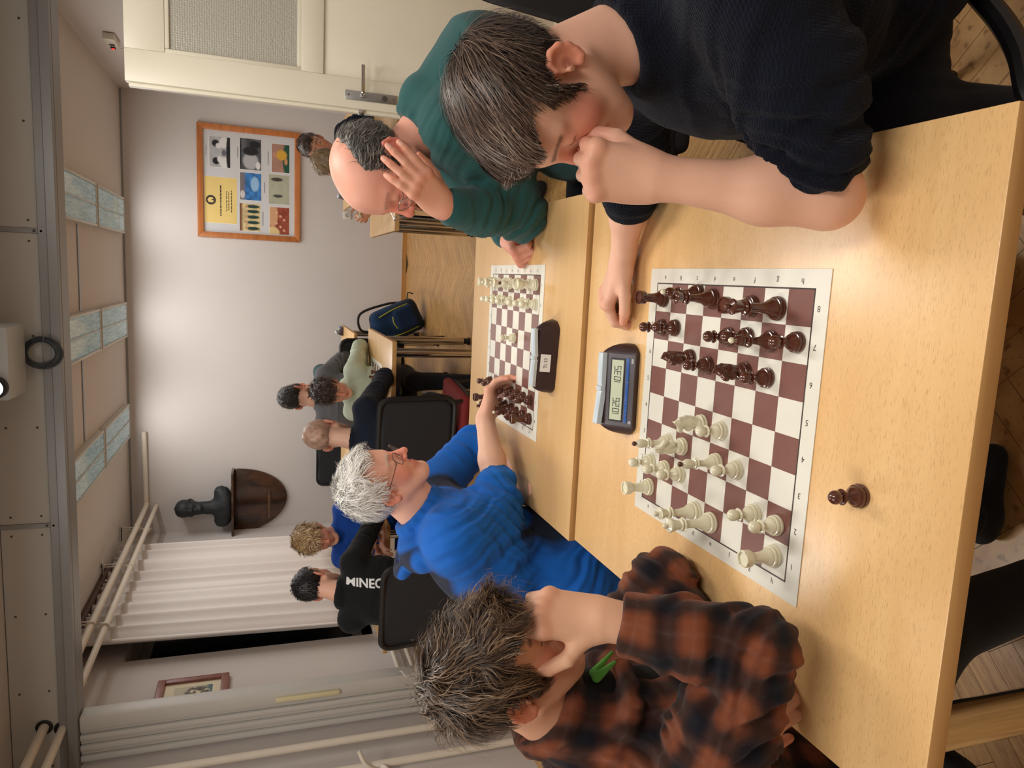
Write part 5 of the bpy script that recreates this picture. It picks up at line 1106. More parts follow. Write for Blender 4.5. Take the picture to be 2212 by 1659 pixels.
def person4():
    V3 = lambda x, y, z: np.array([x, y, z + TZ])
    T = make_T(RE, at(1130, 1534, 1.00), (0.85, -0.10, -0.50), (0.48, -0.05, 0.87), 0.87)
    o, M, sc = T
    neck = V3(-0.222, 0.088, 0.318); chest = V3(-0.31, 0.10, 0.115); belly = V3(-0.45, 0.10, -0.12); pel = V3(-0.50, 0.10, -0.27)
    shR, shL = V3(-0.31, -0.07, 0.20), V3(-0.31, 0.27, 0.20)
    elR = at(1630, 1400, 1.00); wrR = at(1305, 1338, 1.03)
    elL = atz(1440, 1262, TZ + 0.05); wrL = V3(-0.20, 0.05, 0.045)
    hd = Sdf(); sk = (224, 168, 136); head_prims(hd, T, skin=sk); hd.c = sk
    nb = o + sc * (np.array((-0.03, 0, -0.05)) @ M)
    hd.cap(nb, neck, 0.046, 0.052, k=0.016).cap(neck, chest, 0.048, 0.05, k=0.03)
    a1 = Sdf(); a1.c = (232, 182, 150); a1.k = 0.02
    a1.cap(shR, elR, 0.04, 0.036).cap(elR, 0.5 * (elR + wrR), 0.036, 0.034).cap(0.5 * (elR + wrR), wrR, 0.034, 0.0275)
    n1 = hand_prims(a1, wrR, nrm(at(1150, 1322, 1.03) - wrR), (0.75, -0.62, 0.2), right=True, curl=((28, 78, 60), (30, 84, 60), (34, 86, 60), (40, 86, 60)), spread=(3, 0, -2, -4),
                    thumb=((0.55, 0.72, -0.35), (0.80, 0.35, -0.5), (0.95, 0.1, -0.3)), sc=1.0, skin=(232, 182, 150))
    a2 = Sdf(); a2.c = sk; a2.k = 0.02
    a2.cap(shL, elL, 0.04, 0.036).cap(elL, wrL, 0.034, 0.026)
    n2 = hand_prims(a2, at(1545, 1592, 1.08), nrm(at(1640, 1545, 1.07) - at(1545, 1592, 1.08)), (0.2, -0.9, 0.4), right=False, curl=((20, 30, 20),) * 4, sc=0.95, skin=sk)
    a2.cap(wrL, at(1545, 1592, 1.08), 0.026, 0.024)
    tr = Sdf(); tr.c = sk; torso_prims(tr, neck, chest, belly, pel, shL, shR, 0.14, 0.085, nk=0.6)
    hips = (pel + (0, -0.09, 0), pel + (0, 0.09, 0)); knees = (V3(-0.10, -0.03, -0.24), V3(-0.10, 0.22, -0.24)); ank = (V3(-0.02, -0.04, -0.68), V3(-0.02, 0.24, -0.68))
    for h_, k_, a_ in zip(hips, knees, ank): tr.cap(h_, k_, 0.06, 0.045).cap(k_, a_, 0.042, 0.032)
    def cf(C, V): head_dabs(C, V, T, brow=(84, 58, 44), lash=(60, 38, 30))
    p = skin_body('person', [(hd.p, 0.0028), (a1.p, 0.0026), (a2.p, 0.004), (tr.p, 0.016)], cf, n1, sk)
    tag(p, 'boy in a brown and black plaid shirt with tousled hair, forehead in his hand', 'person')
    G = Sdf(); torso_prims(G, neck + (-0.03, 0, -0.04), chest, belly, pel, shL, shR, 0.19, 0.125)
    m1 = 0.5 * (shR + elR) + (0, 0, -0.01)
    G.cap(shR, m1, 0.070, 0.066, k=0.05).cap(m1, elR, 0.066, 0.056, k=0.03).cap(elR, 0.5 * (elR + wrR), 0.054, 0.050, k=0.02).cap(0.5 * (elR + wrR), elR + 0.88 * (wrR - elR), 0.050, 0.042, k=0.02)
    G.cap(shL, elL + (0, 0, 0.015), 0.070, 0.056, k=0.05).cap(elL + (0, 0, 0.01), wrL, 0.056, 0.042, k=0.03)
    cu = elR + 0.92 * (wrR - elR); G.cap(elR + 0.70 * (wrR - elR), cu, 0.0490, 0.0450, k=0.003); cut_box(G, elR + 0.90 * (wrR - elR), wrR - elR, 0.06, 0.07)
    G.cap(chest, neck + 0.42 * (nb - neck), 0.085, 0.060, k=0.03); cut_box(G, neck + 0.40 * (nb - neck), nb - neck, 0.05, 0.075)
    ring = around(neck + 0.34 * (nb - neck), nb - neck, 0.058, 0.060); G.chain(ring, [0.012] * len(ring), k=0.010)
    rg2 = around(neck + (-0.01, 0.0, -0.045), nrm(neck - chest) + (0.25, 0, 0), 0.085, 0.090); G.chain(rg2, [0.014] * len(rg2), k=0.012)
    col = plaid_cols([(shR, elR, 0.065), (elR, wrR, 0.05), (shL, elL, 0.06), (elL, wrL, 0.05), (neck + (-0.05, 0, 0.05), pel, 0.15)], None)
    ax = nrm(elR - shR)
    cloth_mesh('shirt', G.p, 0.0045, M_flannel, (60, 40, 34), p, folds=[(elR + 0.3 * (shR - elR), ax + (0.2, 0.2, 0.5), 0.11, 0.011, 0.046), (elR + 0.2 * (wrR - elR), wrR - elR + (0.0, 0.3, 0.0), 0.09, 0.009, 0.042), (shR + (0.04, 0, -0.05), (0.7, 0.3, -0.5), 0.13, 0.010, 0.055), (elL, elL - shL, 0.12, 0.008, 0.045), (chest, (0.6, 0, 0.5), 0.2, 0.006, 0.07)], amp=0.003, colfn=col)
    us = Sdf(); us.k = 0.02; us.cap(neck + (0.035, 0.0, -0.01), chest + (0.085, 0, 0.03), 0.036, 0.05); cloth_mesh('dark_undershirt', us.p, 0.006, M_cloth, (20, 20, 22), p, amp=0.001)
    gs = Sdf(); q_ = neck + (0.066, -0.020, -0.045); gs.cap(q_, q_ + (0.022, 0.0, -0.03), 0.008, 0.003, k=0.003).cap(q_ + (0, 0.012, 0), q_ + (0.02, 0.03, -0.04), 0.007, 0.003, k=0.003)
    cloth_mesh('green_print', gs.p, 0.003, M_cloth, (96, 170, 72), p, amp=0.0002)
    tx = Sdf(); tx.k = 0.04; tx.ell(pel, (0.14, 0.175, 0.12))
    for h_, k_, a_ in zip(hips, knees, ank): tx.cap(h_, k_, 0.080, 0.062).cap(k_, a_ + (0, 0, 0.03), 0.058, 0.05)
    cloth_mesh('trousers', tx.p, 0.009, M_cloth, (20, 20, 24), p)
    for a_ in ank:
        sh = Sdf(); sh.k = 0.02; sh.cap(a_ + (-0.03, 0, -0.035), a_ + (0.13, 0, -0.042), 0.034, 0.028).cap(a_, a_ + (0, 0, -0.03), 0.04, 0.04)
        cloth_mesh('shoe', sh.p, 0.006, M_cloth, (30, 30, 32), p, amp=0.0004)
    cols = [(46, 35, 28), (72, 54, 41), (102, 80, 60), (58, 43, 33), (134, 108, 82)]
    def cap(s):
        s.k = 0.014
        s.ell((-0.014, 0, 0.042), (0.104, 0.084, 0.092)).ell((0.050, 0, 0.075), (0.062, 0.068, 0.048), k=0.03)
        s.box((0.098, 0, -0.035), (0.085, 0.15, 0.080), 0.03, R=frame((1, 0, -0.25), (0.25, 0, 1)), sub=True, k=0.012)
        s.ell((-0.008, 0.104, -0.034), (0.024, 0.05, 0.038), sub=True, k=0.006).ell((-0.008, -0.104, -0.034), (0.024, 0.05, 0.038), sub=True, k=0.006)
        s.box((-0.02, 0, -0.15), (0.2, 0.2, 0.075), 0.02, sub=True, k=0.015)
        for y in (-1, 1): s.cap((0.026, y * 0.070, 0.03), (0.022, y * 0.070, -0.02), 0.015, 0.007, k=0.012)
    w0 = np.array([-0.05, -0.02, 0.12])
    def flow(P):
        d = P - w0; d = d / (np.linalg.norm(d, axis=1)[:, None] + 0.02); top = np.clip((P[:, 2] - 0.02) / 0.08, 0, 1)[:, None]
        return d * 0.9 + top * np.array([0.5, -0.15, 0.1]) + (1 - top) * np.array([0.2, 0, -0.9])
    def LL(P, r): return 0.035 + 0.045 * r.random(len(P))
    stop = lambda P: ((P[:, 0] > 0.05) & (P[:, 2] < 0.05)) | (P[:, 0] > 0.125) | ((np.abs(P[:, 0] + 0.01) < 0.024) & (P[:, 2] < 0.004) & (P[:, 2] > -0.06)) | (P[:, 2] < -0.085)
    e = dict(cen=(-0.014, 0, 0.044), rad=(0.104, 0.084, 0.092))
    hair('hair', p, T, cap, 0.0035, cols, M_hair, [dict(flow=flow, L=LL, n=7000, seg=6, lift=0.009, width=0.0009, cols=cols, jit=0.12, clump=1.1, curl=0.001, stop=stop, **e),
         dict(flow=flow, L=0.055, n=900, seg=6, lift=0.022, width=0.0009, cols=cols[1:], jit=0.2, clump=1.5, curl=0.002, stop=stop, root=lambda V: V[:, 2] > 0.06, **e)], groove=0.005, gf=(40, 45, 40), seed=31)
    return p
M_flannel = mat_attr('flannel', 0.95, spec=0.1, bump=0.3, bscale=700, sheen=0.08)
person4()
relaxn = lambda N: N
# ================================================================= white-haired man in blue reaching over the second board
def person3():
    V3 = lambda x, y, z: np.array([x, y, z + TZ])
    sk = (232, 178, 156); BL = (22, 98, 190); NV = (30, 38, 58)
    T = make_T(RE, at(846, 1078, 1.95), (0.93, -0.22, -0.25), (0.27, -0.06, 0.96), 0.90)
    o, M, sc = T
    neck = V3(-0.236, 1.095, 0.315); chest = V3(-0.36, 1.10, 0.13); belly = V3(-0.40, 1.08, -0.10); pel = V3(-0.45, 1.10, -0.26)
    shR, shL = at(990, 1162, 1.96), V3(-0.24, 1.36, 0.22)
    elR = at(1078, 1085, 2.09); wrR = atz(1048, 905, TZ + 0.10); elL = V3(-0.12, 1.47, 0.06); wrL = V3(-0.16, 1.22, -0.02)
    hd = Sdf(); head_prims(hd, T, skin=sk, jaw=1.12, nose=1.06); hd.c = sk
    nb = o + sc * (np.array((-0.03, 0, -0.05)) @ M)
    hd.cap(nb, neck, 0.055, 0.060, k=0.018).cap(neck, chest, 0.048, 0.05, k=0.03).cap(o + sc * (np.array((0.005, 0, -0.085)) @ M), neck + (0.02, 0, -0.02), 0.036, 0.045, k=0.02)
    a1 = Sdf(); a1.c = (230, 184, 158); a1.k = 0.02
    a1.cap(shR, elR, 0.05, 0.043).cap(elR, 0.5 * (elR + wrR), 0.043, 0.038).cap(0.5 * (elR + wrR), wrR, 0.038, 0.028)
    n1 = hand_prims(a1, wrR, nrm(np.array(atz(1062, 850, TZ + 0.075)) - wrR) * (1, 1, 1), (-0.1, 0.55, 0.85), right=True, curl=((50, 50, 25), (42, 42, 22), (34, 38, 20), (28, 34, 20)), spread=(4, 0, -5, -10),
                    thumb=((0.55, 0.62, -0.6), (0.65, 0.3, -0.7), (0.75, 0.0, -0.6)), sc=1.08, skin=(230, 176, 150))
    a2 = Sdf(); a2.c = sk; a2.k = 0.02; a2.cap(shL, elL, 0.05, 0.042).cap(elL, wrL, 0.04, 0.028)
    hand_prims(a2, V3(-0.21, 1.14, -0.01), (0.6, -0.75, 0.1), (0.1, 0.1, 1), right=False, curl=((25, 35, 25),) * 4, sc=1.0, skin=sk); a2.cap(wrL, V3(-0.21, 1.14, -0.01), 0.028, 0.026)
    tr = Sdf(); tr.c = sk; torso_prims(tr, neck, chest, belly, pel, shL, shR, 0.17, 0.11, nk=0.6)
    hips = (pel + (0, -0.1, 0), pel + (0, 0.1, 0)); knees = (V3(-0.02, 0.98, -0.25), V3(-0.02, 1.25, -0.25)); ank = (V3(0.02, 0.98, -0.68), V3(0.02, 1.25, -0.68))
    for h_, k_, a_ in zip(hips, knees, ank): tr.cap(h_, k_, 0.065, 0.05).cap(k_, a_, 0.045, 0.035)
    def cf(C, V): head_dabs(C, V, T, brow=(216, 206, 196), lash=(150, 100, 84)); dab(C, V, o + sc * (np.array((0.055, -0.045, -0.03)) @ M), (0.035,) * 3, (226, 152, 132), 0.2)
    p = skin_body('person', [(hd.p, 0.0034), (a1.p, 0.0034), (a2.p, 0.005), (tr.p, 0.018)], cf, n1, sk)
    tag(p, 'white-haired man with glasses in a blue sweatshirt reaching over the board', 'person')
    G = Sdf(); G.c = BL; torso_prims(G, neck + (-0.04, 0, -0.05), chest, belly, pel, shL, shR, 0.22, 0.155, 1.1)
    m1 = 0.5 * (shR + elR) + (-0.01, 0, -0.02)
    G.cap(neck + (-0.04, 0, -0.07), shR, 0.075, 0.072, k=0.08).cap(shR, m1, 0.076, 0.078, k=0.08).cap(m1, elR, 0.080, 0.066, k=0.03).cap(elR + 0.02, elR + 0.22 * (wrR - elR), 0.058, 0.052, k=0.02)
    ring = around(elR + 0.24 * (wrR - elR), wrR - elR, 0.046, 0.047); G.chain(ring, [0.0125] * len(ring), k=0.008, c=(34, 112, 204)); G.cap(elR + 0.12 * (wrR - elR), elR + 0.25 * (wrR - elR), 0.0545, 0.052, k=0.006, c=(34, 112, 204))
    G.cap(shL, elL, 0.08, 0.062, k=0.05).cap(elL, elL + 0.3 * (wrL - elL), 0.058, 0.05, k=0.02)
    # hood lying on the nape
    h0 = neck + (-0.055, -0.01, -0.012)
    G.cap(chest, neck + 0.32 * (nb - neck), 0.10, 0.070, k=0.03); cut_box(G, neck + 0.30 * (nb - neck), nb - neck, 0.05, 0.085); rg = around(neck + 0.24 * (nb - neck), nb - neck, 0.069, 0.071); G.chain(rg, [0.013] * len(rg), k=0.010)
    G.ell(at(905, 1186, 2.03), (0.062, 0.10, 0.055), k=0.015)
    rg = around(at(885, 1182, 2.05), (0.3, 0, 1), 0.038, 0.075); G.chain(rg, [0.018] * len(rg), k=0.012); G.ell(at(888, 1182, 2.05), (0.04, 0.075, 0.02), k=0.01, c=NV)
    lat = nrm(shL - shR)
    def cfn(C, V, N):
        q = V - chest; l = q @ lat; armR = np.minimum.reduce([np.linalg.norm(V - (shR + t * (elR - shR)), axis=1) for t in np.linspace(0, 1, 8)]); armL = np.minimum.reduce([np.linalg.norm(V - (shL + t * (elL - shL)), axis=1) for t in np.linspace(0, 1, 8)])
        hood = np.linalg.norm(V - neck, axis=1) < 0.125
        fr = N @ np.array([1, 0, 0.2])
        sm = lambda x, w: np.clip(x / w + 0.5, 0, 1)
        vest = sm(armR - 0.108, 0.012) * sm(armL - 0.098, 0.012) * sm(np.linalg.norm(V - neck, axis=1) - 0.125, 0.012) * sm(0.58 - np.abs(relaxn(N) @ lat), 0.2) * sm(V[:, 2] - TZ + 0.12, 0.012)
        return C + vest[:, None] * (np.array(lin(NV)) - C)
    ax = nrm(elR - shR)
    cloth_mesh('sweatshirt', G.p, 0.0058, M_cloth, BL, p, folds=[(m1 + 0.3 * (elR - m1), ax + (0.3, 0.3, 0.1), 0.12, 0.010, 0.045), (elR, ax, 0.08, 0.008, 0.035), (shR + (0.03, -0.02, -0.02), (0.6, 0.2, 0.5), 0.10, 0.007, 0.045), (elL, elL - shL, 0.12, 0.009, 0.045), (belly + (0.05, -0.15, 0.1), (0.8, 0, 0.5), 0.18, 0.009, 0.075)], amp=0.004, colfn=cfn)
    tx = Sdf(); tx.k = 0.04; tx.ell(pel, (0.16, 0.2, 0.13))
    for h_, k_, a_ in zip(hips, knees, ank): tx.cap(h_, k_, 0.09, 0.068).cap(k_, a_ + (0, 0, 0.03), 0.062, 0.055)
    cloth_mesh('trousers', tx.p, 0.012, M_cloth, (36, 40, 52), p)
    cols = [(236, 234, 228), (250, 248, 244), (222, 220, 214), (244, 240, 232)]
    def cap(s):
        s.k = 0.014
        s.ell((-0.020, 0, 0.044), (0.104, 0.086, 0.094)).ell((0.030, 0, 0.090), (0.058, 0.062, 0.040), k=0.03)
        s.box((0.100, 0, -0.015), (0.100, 0.15, 0.100), 0.03, R=frame((1, 0, -0.45), (0.45, 0, 1)), sub=True, k=0.012)
        s.ell((-0.006, 0.104, -0.036), (0.028, 0.05, 0.042), sub=True, k=0.006).ell((-0.006, -0.104, -0.036), (0.028, 0.05, 0.042), sub=True, k=0.006)
        s.box((-0.02, 0, -0.145), (0.2, 0.2, 0.075), 0.02, sub=True, k=0.015)
    w0 = np.array([-0.07, 0.0, 0.11])
    def flow(P):
        d = P - w0; d = d / (np.linalg.norm(d, axis=1)[:, None] + 0.02); top = np.clip((P[:, 2] - 0.02) / 0.08, 0, 1)[:, None]
        return d * 0.7 + top * np.array([0.5, -0.3, 0.1]) + (1 - top) * np.array([-0.3, 0, -0.8])
    stop = lambda P: (P[:, 0] > 0.095) | ((np.abs(P[:, 0] + 0.01) < 0.024) & (P[:, 2] < 0.004) & (P[:, 2] > -0.06)) | (P[:, 2] < -0.08) | ((P[:, 0] > 0.02) & (P[:, 2] < 0.02))
    hair('hair', p, T, cap, 0.0042, cols, M_hair, [dict(flow=flow, L=0.045, n=4500, seg=6, lift=0.010, width=0.0011, cols=cols, jit=0.2, clump=1.1, curl=0.002, stop=stop, cen=(-0.020, 0, 0.044), rad=(0.104, 0.086, 0.094))], groove=0.005, gf=(40, 50, 40), seed=51)
    glasses(p, T, M_rim)
    return p
person3()
# ================================================================= bald man in the green fleece, cheek in his hand
def person2():
    V3 = lambda x, y, z: np.array([x, y, z + TZ])
    sk = (230, 168, 146); GR = (38, 84, 84)
    T = make_T(LE, at(853, 318, 1.82), (-0.89, -0.34, -0.24), (-0.25, -0.06, 0.96), 1.15)
    o, M, sc = T
    neck = at(925, 272, 1.92); chest = V3(0.88, 1.10, 0.15); belly = V3(0.90, 1.10, -0.08); pel = V3(0.92, 1.08, -0.22)
    shL, shR = at(985, 285, 1.86), V3(0.84, 1.33, 0.28)
    elL = at(1122, 462, 2.00); wrL = at(958, 446, 1.80); elR = V3(0.66, 1.36, 0.06); wrR = atz(1100, 520, TZ + FT + 0.035)
    hd = Sdf(); head_prims(hd, T, skin=sk, jaw=1.05); hd.c = sk
    nb = o + sc * (np.array((-0.03, 0, -0.05)) @ M)
    hd.cap(nb, neck, 0.060, 0.066, k=0.018).cap(neck, chest, 0.048, 0.05, k=0.03)
    a1 = Sdf(); a1.c = sk; a1.k = 0.02; a1.cap(shL, elL, 0.05, 0.043).cap(elL, wrL, 0.043, 0.031)
    n1 = hand_prims(a1, wrL, nrm(at(906, 394, 1.735) - wrL), (-0.35, -0.85, -0.25), right=False, curl=((12, 14, 10), (14, 14, 10), (16, 16, 10), (18, 18, 12)), spread=(4, 1, -3, -8),
                    thumb=((0.55, 0.45, -0.7), (0.7, 0.2, -0.7), (0.8, 0.1, -0.6)), sc=1.10, skin=(226, 168, 142))
    a2 = Sdf(); a2.c = sk; a2.k = 0.02; a2.cap(shR, elR, 0.05, 0.042).cap(elR, wrR, 0.04, 0.028)
    n2 = hand_prims(a2, wrR, nrm(atz(1118, 552, TZ + FT + 0.03) - wrR), (-0.4, 0.5, 0.8), right=True, curl=((70, 85, 60), (72, 88, 60), (74, 90, 60), (76, 90, 60)), thumb=((0.6, 0.6, -0.4), (0.8, 0.2, -0.6), (0.8, -0.2, -0.6)), sc=1.08, skin=(226, 160, 138))
    tr = Sdf(); tr.c = sk; torso_prims(tr, neck, chest, belly, pel, shL, shR, 0.17, 0.11, nk=0.6)
    hips = (pel + (0, -0.1, 0), pel + (0, 0.1, 0)); knees = (V3(0.50, 0.93, -0.21), V3(0.50, 1.25, -0.21)); ank = (V3(0.50, 0.93, -0.68), V3(0.50, 1.25, -0.68))
    for h_, k_, a_ in zip(hips, knees, ank): tr.cap(h_, k_, 0.065, 0.05).cap(k_, a_, 0.045, 0.035)
    def cf(C, V):
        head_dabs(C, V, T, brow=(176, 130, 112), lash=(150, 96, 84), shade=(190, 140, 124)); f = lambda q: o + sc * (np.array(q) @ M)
        dab(C, V, f((0.06, 0.03, 0.09)), (0.06,) * 3, (232, 172, 150), 0.5); dab(C, V, f((0.075, 0.045, -0.02)), (0.04,) * 3, (220, 132, 116), 0.5); dab(C, V, f((-0.01, 0.08, -0.012)), (0.04,) * 3, (214, 120, 108), 0.45)
    p = skin_body('person', [(hd.p, 0.0036), (a1.p, 0.0034), (a2.p, 0.0036), (tr.p, 0.018)], cf, n1 + n2, sk)
    tag(p, 'balding man with glasses in a dark green fleece resting his cheek on his hand', 'person')
    G = Sdf(); G.c = GR; torso_prims(G, neck + (0.05, 0, -0.05), chest, belly, pel, shL, shR, 0.23, 0.165, 1.08)
    m1 = 0.5 * (shL + elL) + (0.01, 0, -0.02)
    G.cap(chest + (0.08, 0, 0.05), neck + (0.06, 0, -0.01), 0.16, 0.09, k=0.05)
    G.cap(shL, m1, 0.098, 0.090, k=0.05).cap(m1, elL, 0.090, 0.074, k=0.03).cap(elL, elL + 0.5 * (wrL - elL), 0.070, 0.064, k=0.02).cap(elL + 0.5 * (wrL - elL), elL + 0.86 * (wrL - elL), 0.064, 0.050, k=0.02)
    G.cap(shR, elR, 0.085, 0.064, k=0.05).cap(elR, elR + 0.8 * (wrR - elR), 0.060, 0.046, k=0.02)
    G.cap(chest, neck + 0.25 * (nb - neck), 0.11, 0.076, k=0.03); cut_box(G, neck + 0.24 * (nb - neck), nb - neck, 0.05, 0.09); rg = around(neck + 0.18 * (nb - neck), nb - neck, 0.074, 0.076); G.chain(rg, [0.012] * len(rg), k=0.012)
    ax = nrm(elL - shL)
    cloth_mesh('fleece', G.p, 0.0058, M_fleece, GR, p, folds=[(m1, ax + (0, 0.4, 0), 0.10, 0.008, 0.05), (elL, ax, 0.09, 0.009, 0.04), (elL + 0.5 * (wrL - elL), wrL - elL, 0.08, 0.008, 0.04), (shL + (0, 0, -0.03), (0.5, 0.3, 0.7), 0.1, 0.006, 0.05)], amp=0.004)
    tx = Sdf(); tx.k = 0.04; tx.ell(pel, (0.16, 0.2, 0.13))
    for h_, k_, a_ in zip(hips, knees, ank): tx.cap(h_, k_, 0.112, 0.075).cap(k_, a_ + (0, 0, 0.03), 0.062, 0.055)
    cloth_mesh('trousers', tx.p, 0.012, M_cloth, (24, 28, 36), p)
    for a_ in ank:
        sh = Sdf(); sh.k = 0.02; sh.cap(a_ + (0.03, 0, -0.035), a_ + (-0.13, 0, -0.042), 0.036, 0.03).cap(a_, a_ + (0, 0, -0.03), 0.04, 0.04); cloth_mesh('shoe', sh.p, 0.008, M_cloth, (24, 24, 26), p, amp=0.0004)
    cols = [(74, 70, 66), (104, 100, 96), (58, 54, 50), (140, 136, 130)]
    def cap(s):
        s.k = 0.012
        s.ell((-0.016, 0, 0.034), (0.100, 0.081, 0.086))
        s.ell((0.040, 0, 0.105), (0.122, 0.074, 0.066), R=frame((1, 0, 0.10), (-0.10, 0, 1)), sub=True, k=0.012)
        s.box((0.112, 0, -0.0), (0.075, 0.15, 0.120), 0.03, sub=True, k=0.012)
        s.ell((-0.006, 0.104, -0.036), (0.030, 0.05, 0.044), sub=True, k=0.006).ell((-0.006, -0.104, -0.036), (0.030, 0.05, 0.044), sub=True, k=0.006)
        s.box((-0.02, 0, -0.140), (0.2, 0.2, 0.075), 0.02, sub=True, k=0.015)
    flow = lambda P: np.tile(np.array([-0.75, 0, -0.35]), (len(P), 1)) + 0.2 * np.stack([P[:, 0] * 0, P[:, 1] * 4, P[:, 2] * 0], 1)
    stop = lambda P: ((np.abs(P[:, 0] + 0.01) < 0.026) & (P[:, 2] < 0.006) & (P[:, 2] > -0.06)) | (P[:, 2] < -0.08) | (P[:, 0] > 0.07)
    hair('hair', p, T, cap, 0.0040, cols, M_hair, [dict(flow=flow, L=0.026, n=4500, seg=4, lift=0.004, width=0.0010, cols=cols, jit=0.3, clump=0.6, stop=stop, cen=(-0.016, 0, 0.034), rad=(0.100, 0.081, 0.086))], groove=0.003, gf=(50, 50, 50), seed=71)
    glasses(p, T, mat('steel_rim', (150, 146, 142), 0.25, metal=0.9), drop=0.008, w=0.024, hgt=0.0165)
    return p
M_fleece = mat_attr('fleece', 0.95, spec=0.1, bump=0.6, bscale=420, sheen=0.15)
person2()
# ================================================================= players further back
def bg_person(label, hp, fwd, up, sc, skin, cols, style, top, arms, sleeve='long', hands=True, wid=0.165, g=None, lean=0.05, h=0.0065, collar=None, trousers=(34, 38, 48), pup=False, nstr=900, cut_len=0.03, seat=0.46, extra=None, folds=0.010):
    """hp: head centre in space; arms: ((elbow, wrist, hand forward, dorsal, curl) right, left)"""
    T = make_T((0, 0, 0), hp, fwd, up, sc); o, M, _ = T
    g = nrm(np.array(g if g is not None else (fwd[0], fwd[1], 0.0))); left = np.cross((0, 0, 1), g)
    neck = o + sc * (np.array((-0.035, 0, -0.14)) @ M) - g * 0.01; chest = neck - g * lean + np.array([0, 0, -0.20]); chest[2] = neck[2] - 0.20
    pel = np.array([chest[0] - g[0] * lean * 2, chest[1] - g[1] * lean * 2, seat + 0.06]); belly = 0.5 * (chest + pel)
    sh = {1: neck - left * wid + (0, 0, -0.065) - g * 0.01, -1: neck + left * wid + (0, 0, -0.065) - g * 0.01}       # 1 right, -1 left
    hd = Sdf(); head_prims(hd, T, skin=skin); hd.c = skin; nb = o + sc * (np.array((-0.03, 0, -0.05)) @ M); hd.cap(nb, neck, 0.050 * sc, 0.056, k=0.02).cap(neck, chest, 0.048, 0.05, k=0.03)
    tr = Sdf(); tr.c = skin; torso_prims(tr, neck, chest, belly, pel, sh[-1], sh[1], wid * 0.9, 0.09, nk=0.6)
    ar = Sdf(); ar.c = skin; ar.k = 0.02; G = Sdf(); G.c = top; torso_prims(G, neck + (0, 0, -0.045) - g * 0.01, chest, belly, pel, sh[-1], sh[1], wid * 1.16, 0.125)
    fl_ = []
    for side, a in zip((1, -1), arms):
        if a is None:
            el = sh[side] + g * 0.10 + np.array([0, 0, -0.24]); wr = el + g * 0.20 + (0, 0, -0.02); hf, dor, cu = g, (0, 0, 1), ((25, 35, 20),) * 4
        else: el, wr, hf, dor, cu = a
        el, wr = np.asarray(el, float), np.asarray(wr, float)
        ar.cap(sh[side], el, 0.045, 0.036).cap(el, wr, 0.036, 0.025)
        if hands: hand_prims(ar, wr, hf, dor, right=(side == 1), curl=cu, sc=0.98, skin=skin)
        if sleeve == 'long': G.cap(sh[side], el, 0.066, 0.052, k=0.04).cap(el, el + 0.9 * (wr - el), 0.050, 0.038, k=0.02)
        else: G.cap(sh[side], sh[side] + 0.72 * (el - sh[side]), 0.066, 0.060, k=0.04); cut_box(G, sh[side] + 0.80 * (el - sh[side]), el - sh[side], 0.12)
        fl_ += [(el, el - sh[side], 0.09, folds, 0.04), (0.5 * (el + sh[side]), el - sh[side] + left * 0.2, 0.09, folds * 0.7, 0.05)]
    if collar:
        rg = around(neck + (0, 0, -0.012), nrm(neck - chest) + 0.25 * g, 0.064, 0.066, 12); G.chain(rg, [collar[1]] * len(rg), k=0.012, c=collar[0])
    knees = [pel + g * 0.40 + s_ * left * 0.10 + (0, 0, 0.0) for s_ in (-1, 1)]
    for s_, k_ in zip((-1, 1), knees): tr.cap(pel + s_ * left * 0.09, k_, 0.06, 0.045).cap(k_, np.array([k_[0], k_[1], 0.08]), 0.042, 0.035)
    def cf(C, V): head_dabs(C, V, T, brow=tuple(int(v * 0.7) for v in cols[0]), lash=(60, 40, 34), pupils=pup)
    p = skin_body('person', [(hd.p, 0.0052), (ar.p, 0.0055), (tr.p, 0.022)], cf, (), skin); tag(p, label, 'person')
    cloth_mesh('top', G.p, h, M_cloth, top, p, folds=fl_ + [(belly, (0.2, 0.1, 1), 0.2, folds, 0.07)], amp=0.005, colfn=extra and extra(neck, chest, g, left))
    tx = Sdf(); tx.c = trousers; tx.k = 0.04; tx.ell(pel, (0.14, 0.16, 0.11))
    for s_, k_ in zip((-1, 1), knees):
        tx.cap(pel + s_ * left * 0.09, k_, 0.078, 0.062).cap(k_, np.array([k_[0], k_[1], 0.10]), 0.058, 0.05)
    cloth_mesh('trousers', tx.p, 0.014, M_cloth, trousers, p)
    for k_ in knees:
        sx = Sdf(); sx.c = (40, 40, 44); sx.k = 0.02; b = np.array([k_[0], k_[1], 0.035]); sx.cap(b - g * 0.04, b + g * 0.13, 0.034, 0.028).cap(b, b + (0, 0, 0.04), 0.036, 0.036)
        cloth_mesh('shoe', sx.p, 0.010, M_cloth, (40, 40, 44), p, amp=0.0004)
    def cap(s):
        s.k = 0.012; t = {'short': 0.005, 'mop': 0.014, 'stubble': 0.0022, 'fade': 0.006}[style]
        s.ell((-0.014, 0, 0.040), (0.097 + t, 0.076 + t, 0.086 + t))
        if style == 'mop': s.ell((0.045, 0, 0.070), (0.060, 0.070, 0.050), k=0.03)
        if style == 'short': s.ell((0.050, 0, 0.085), (0.045, 0.060, 0.034), k=0.03)
        s.box((0.100, 0, -0.030 if style != 'mop' else -0.045), (0.085, 0.15, 0.085), 0.03, R=frame((1, 0, -0.25), (0.25, 0, 1)), sub=True, k=0.012)
        for y in (-1, 1): s.ell((-0.008, y * 0.104, -0.034), (0.026, 0.05, 0.042), sub=True, k=0.006)
        s.box((-0.02, 0, -0.145), (0.2, 0.2, 0.075), 0.02, sub=True, k=0.015)
    w0 = np.array([-0.06, 0.01, 0.11])
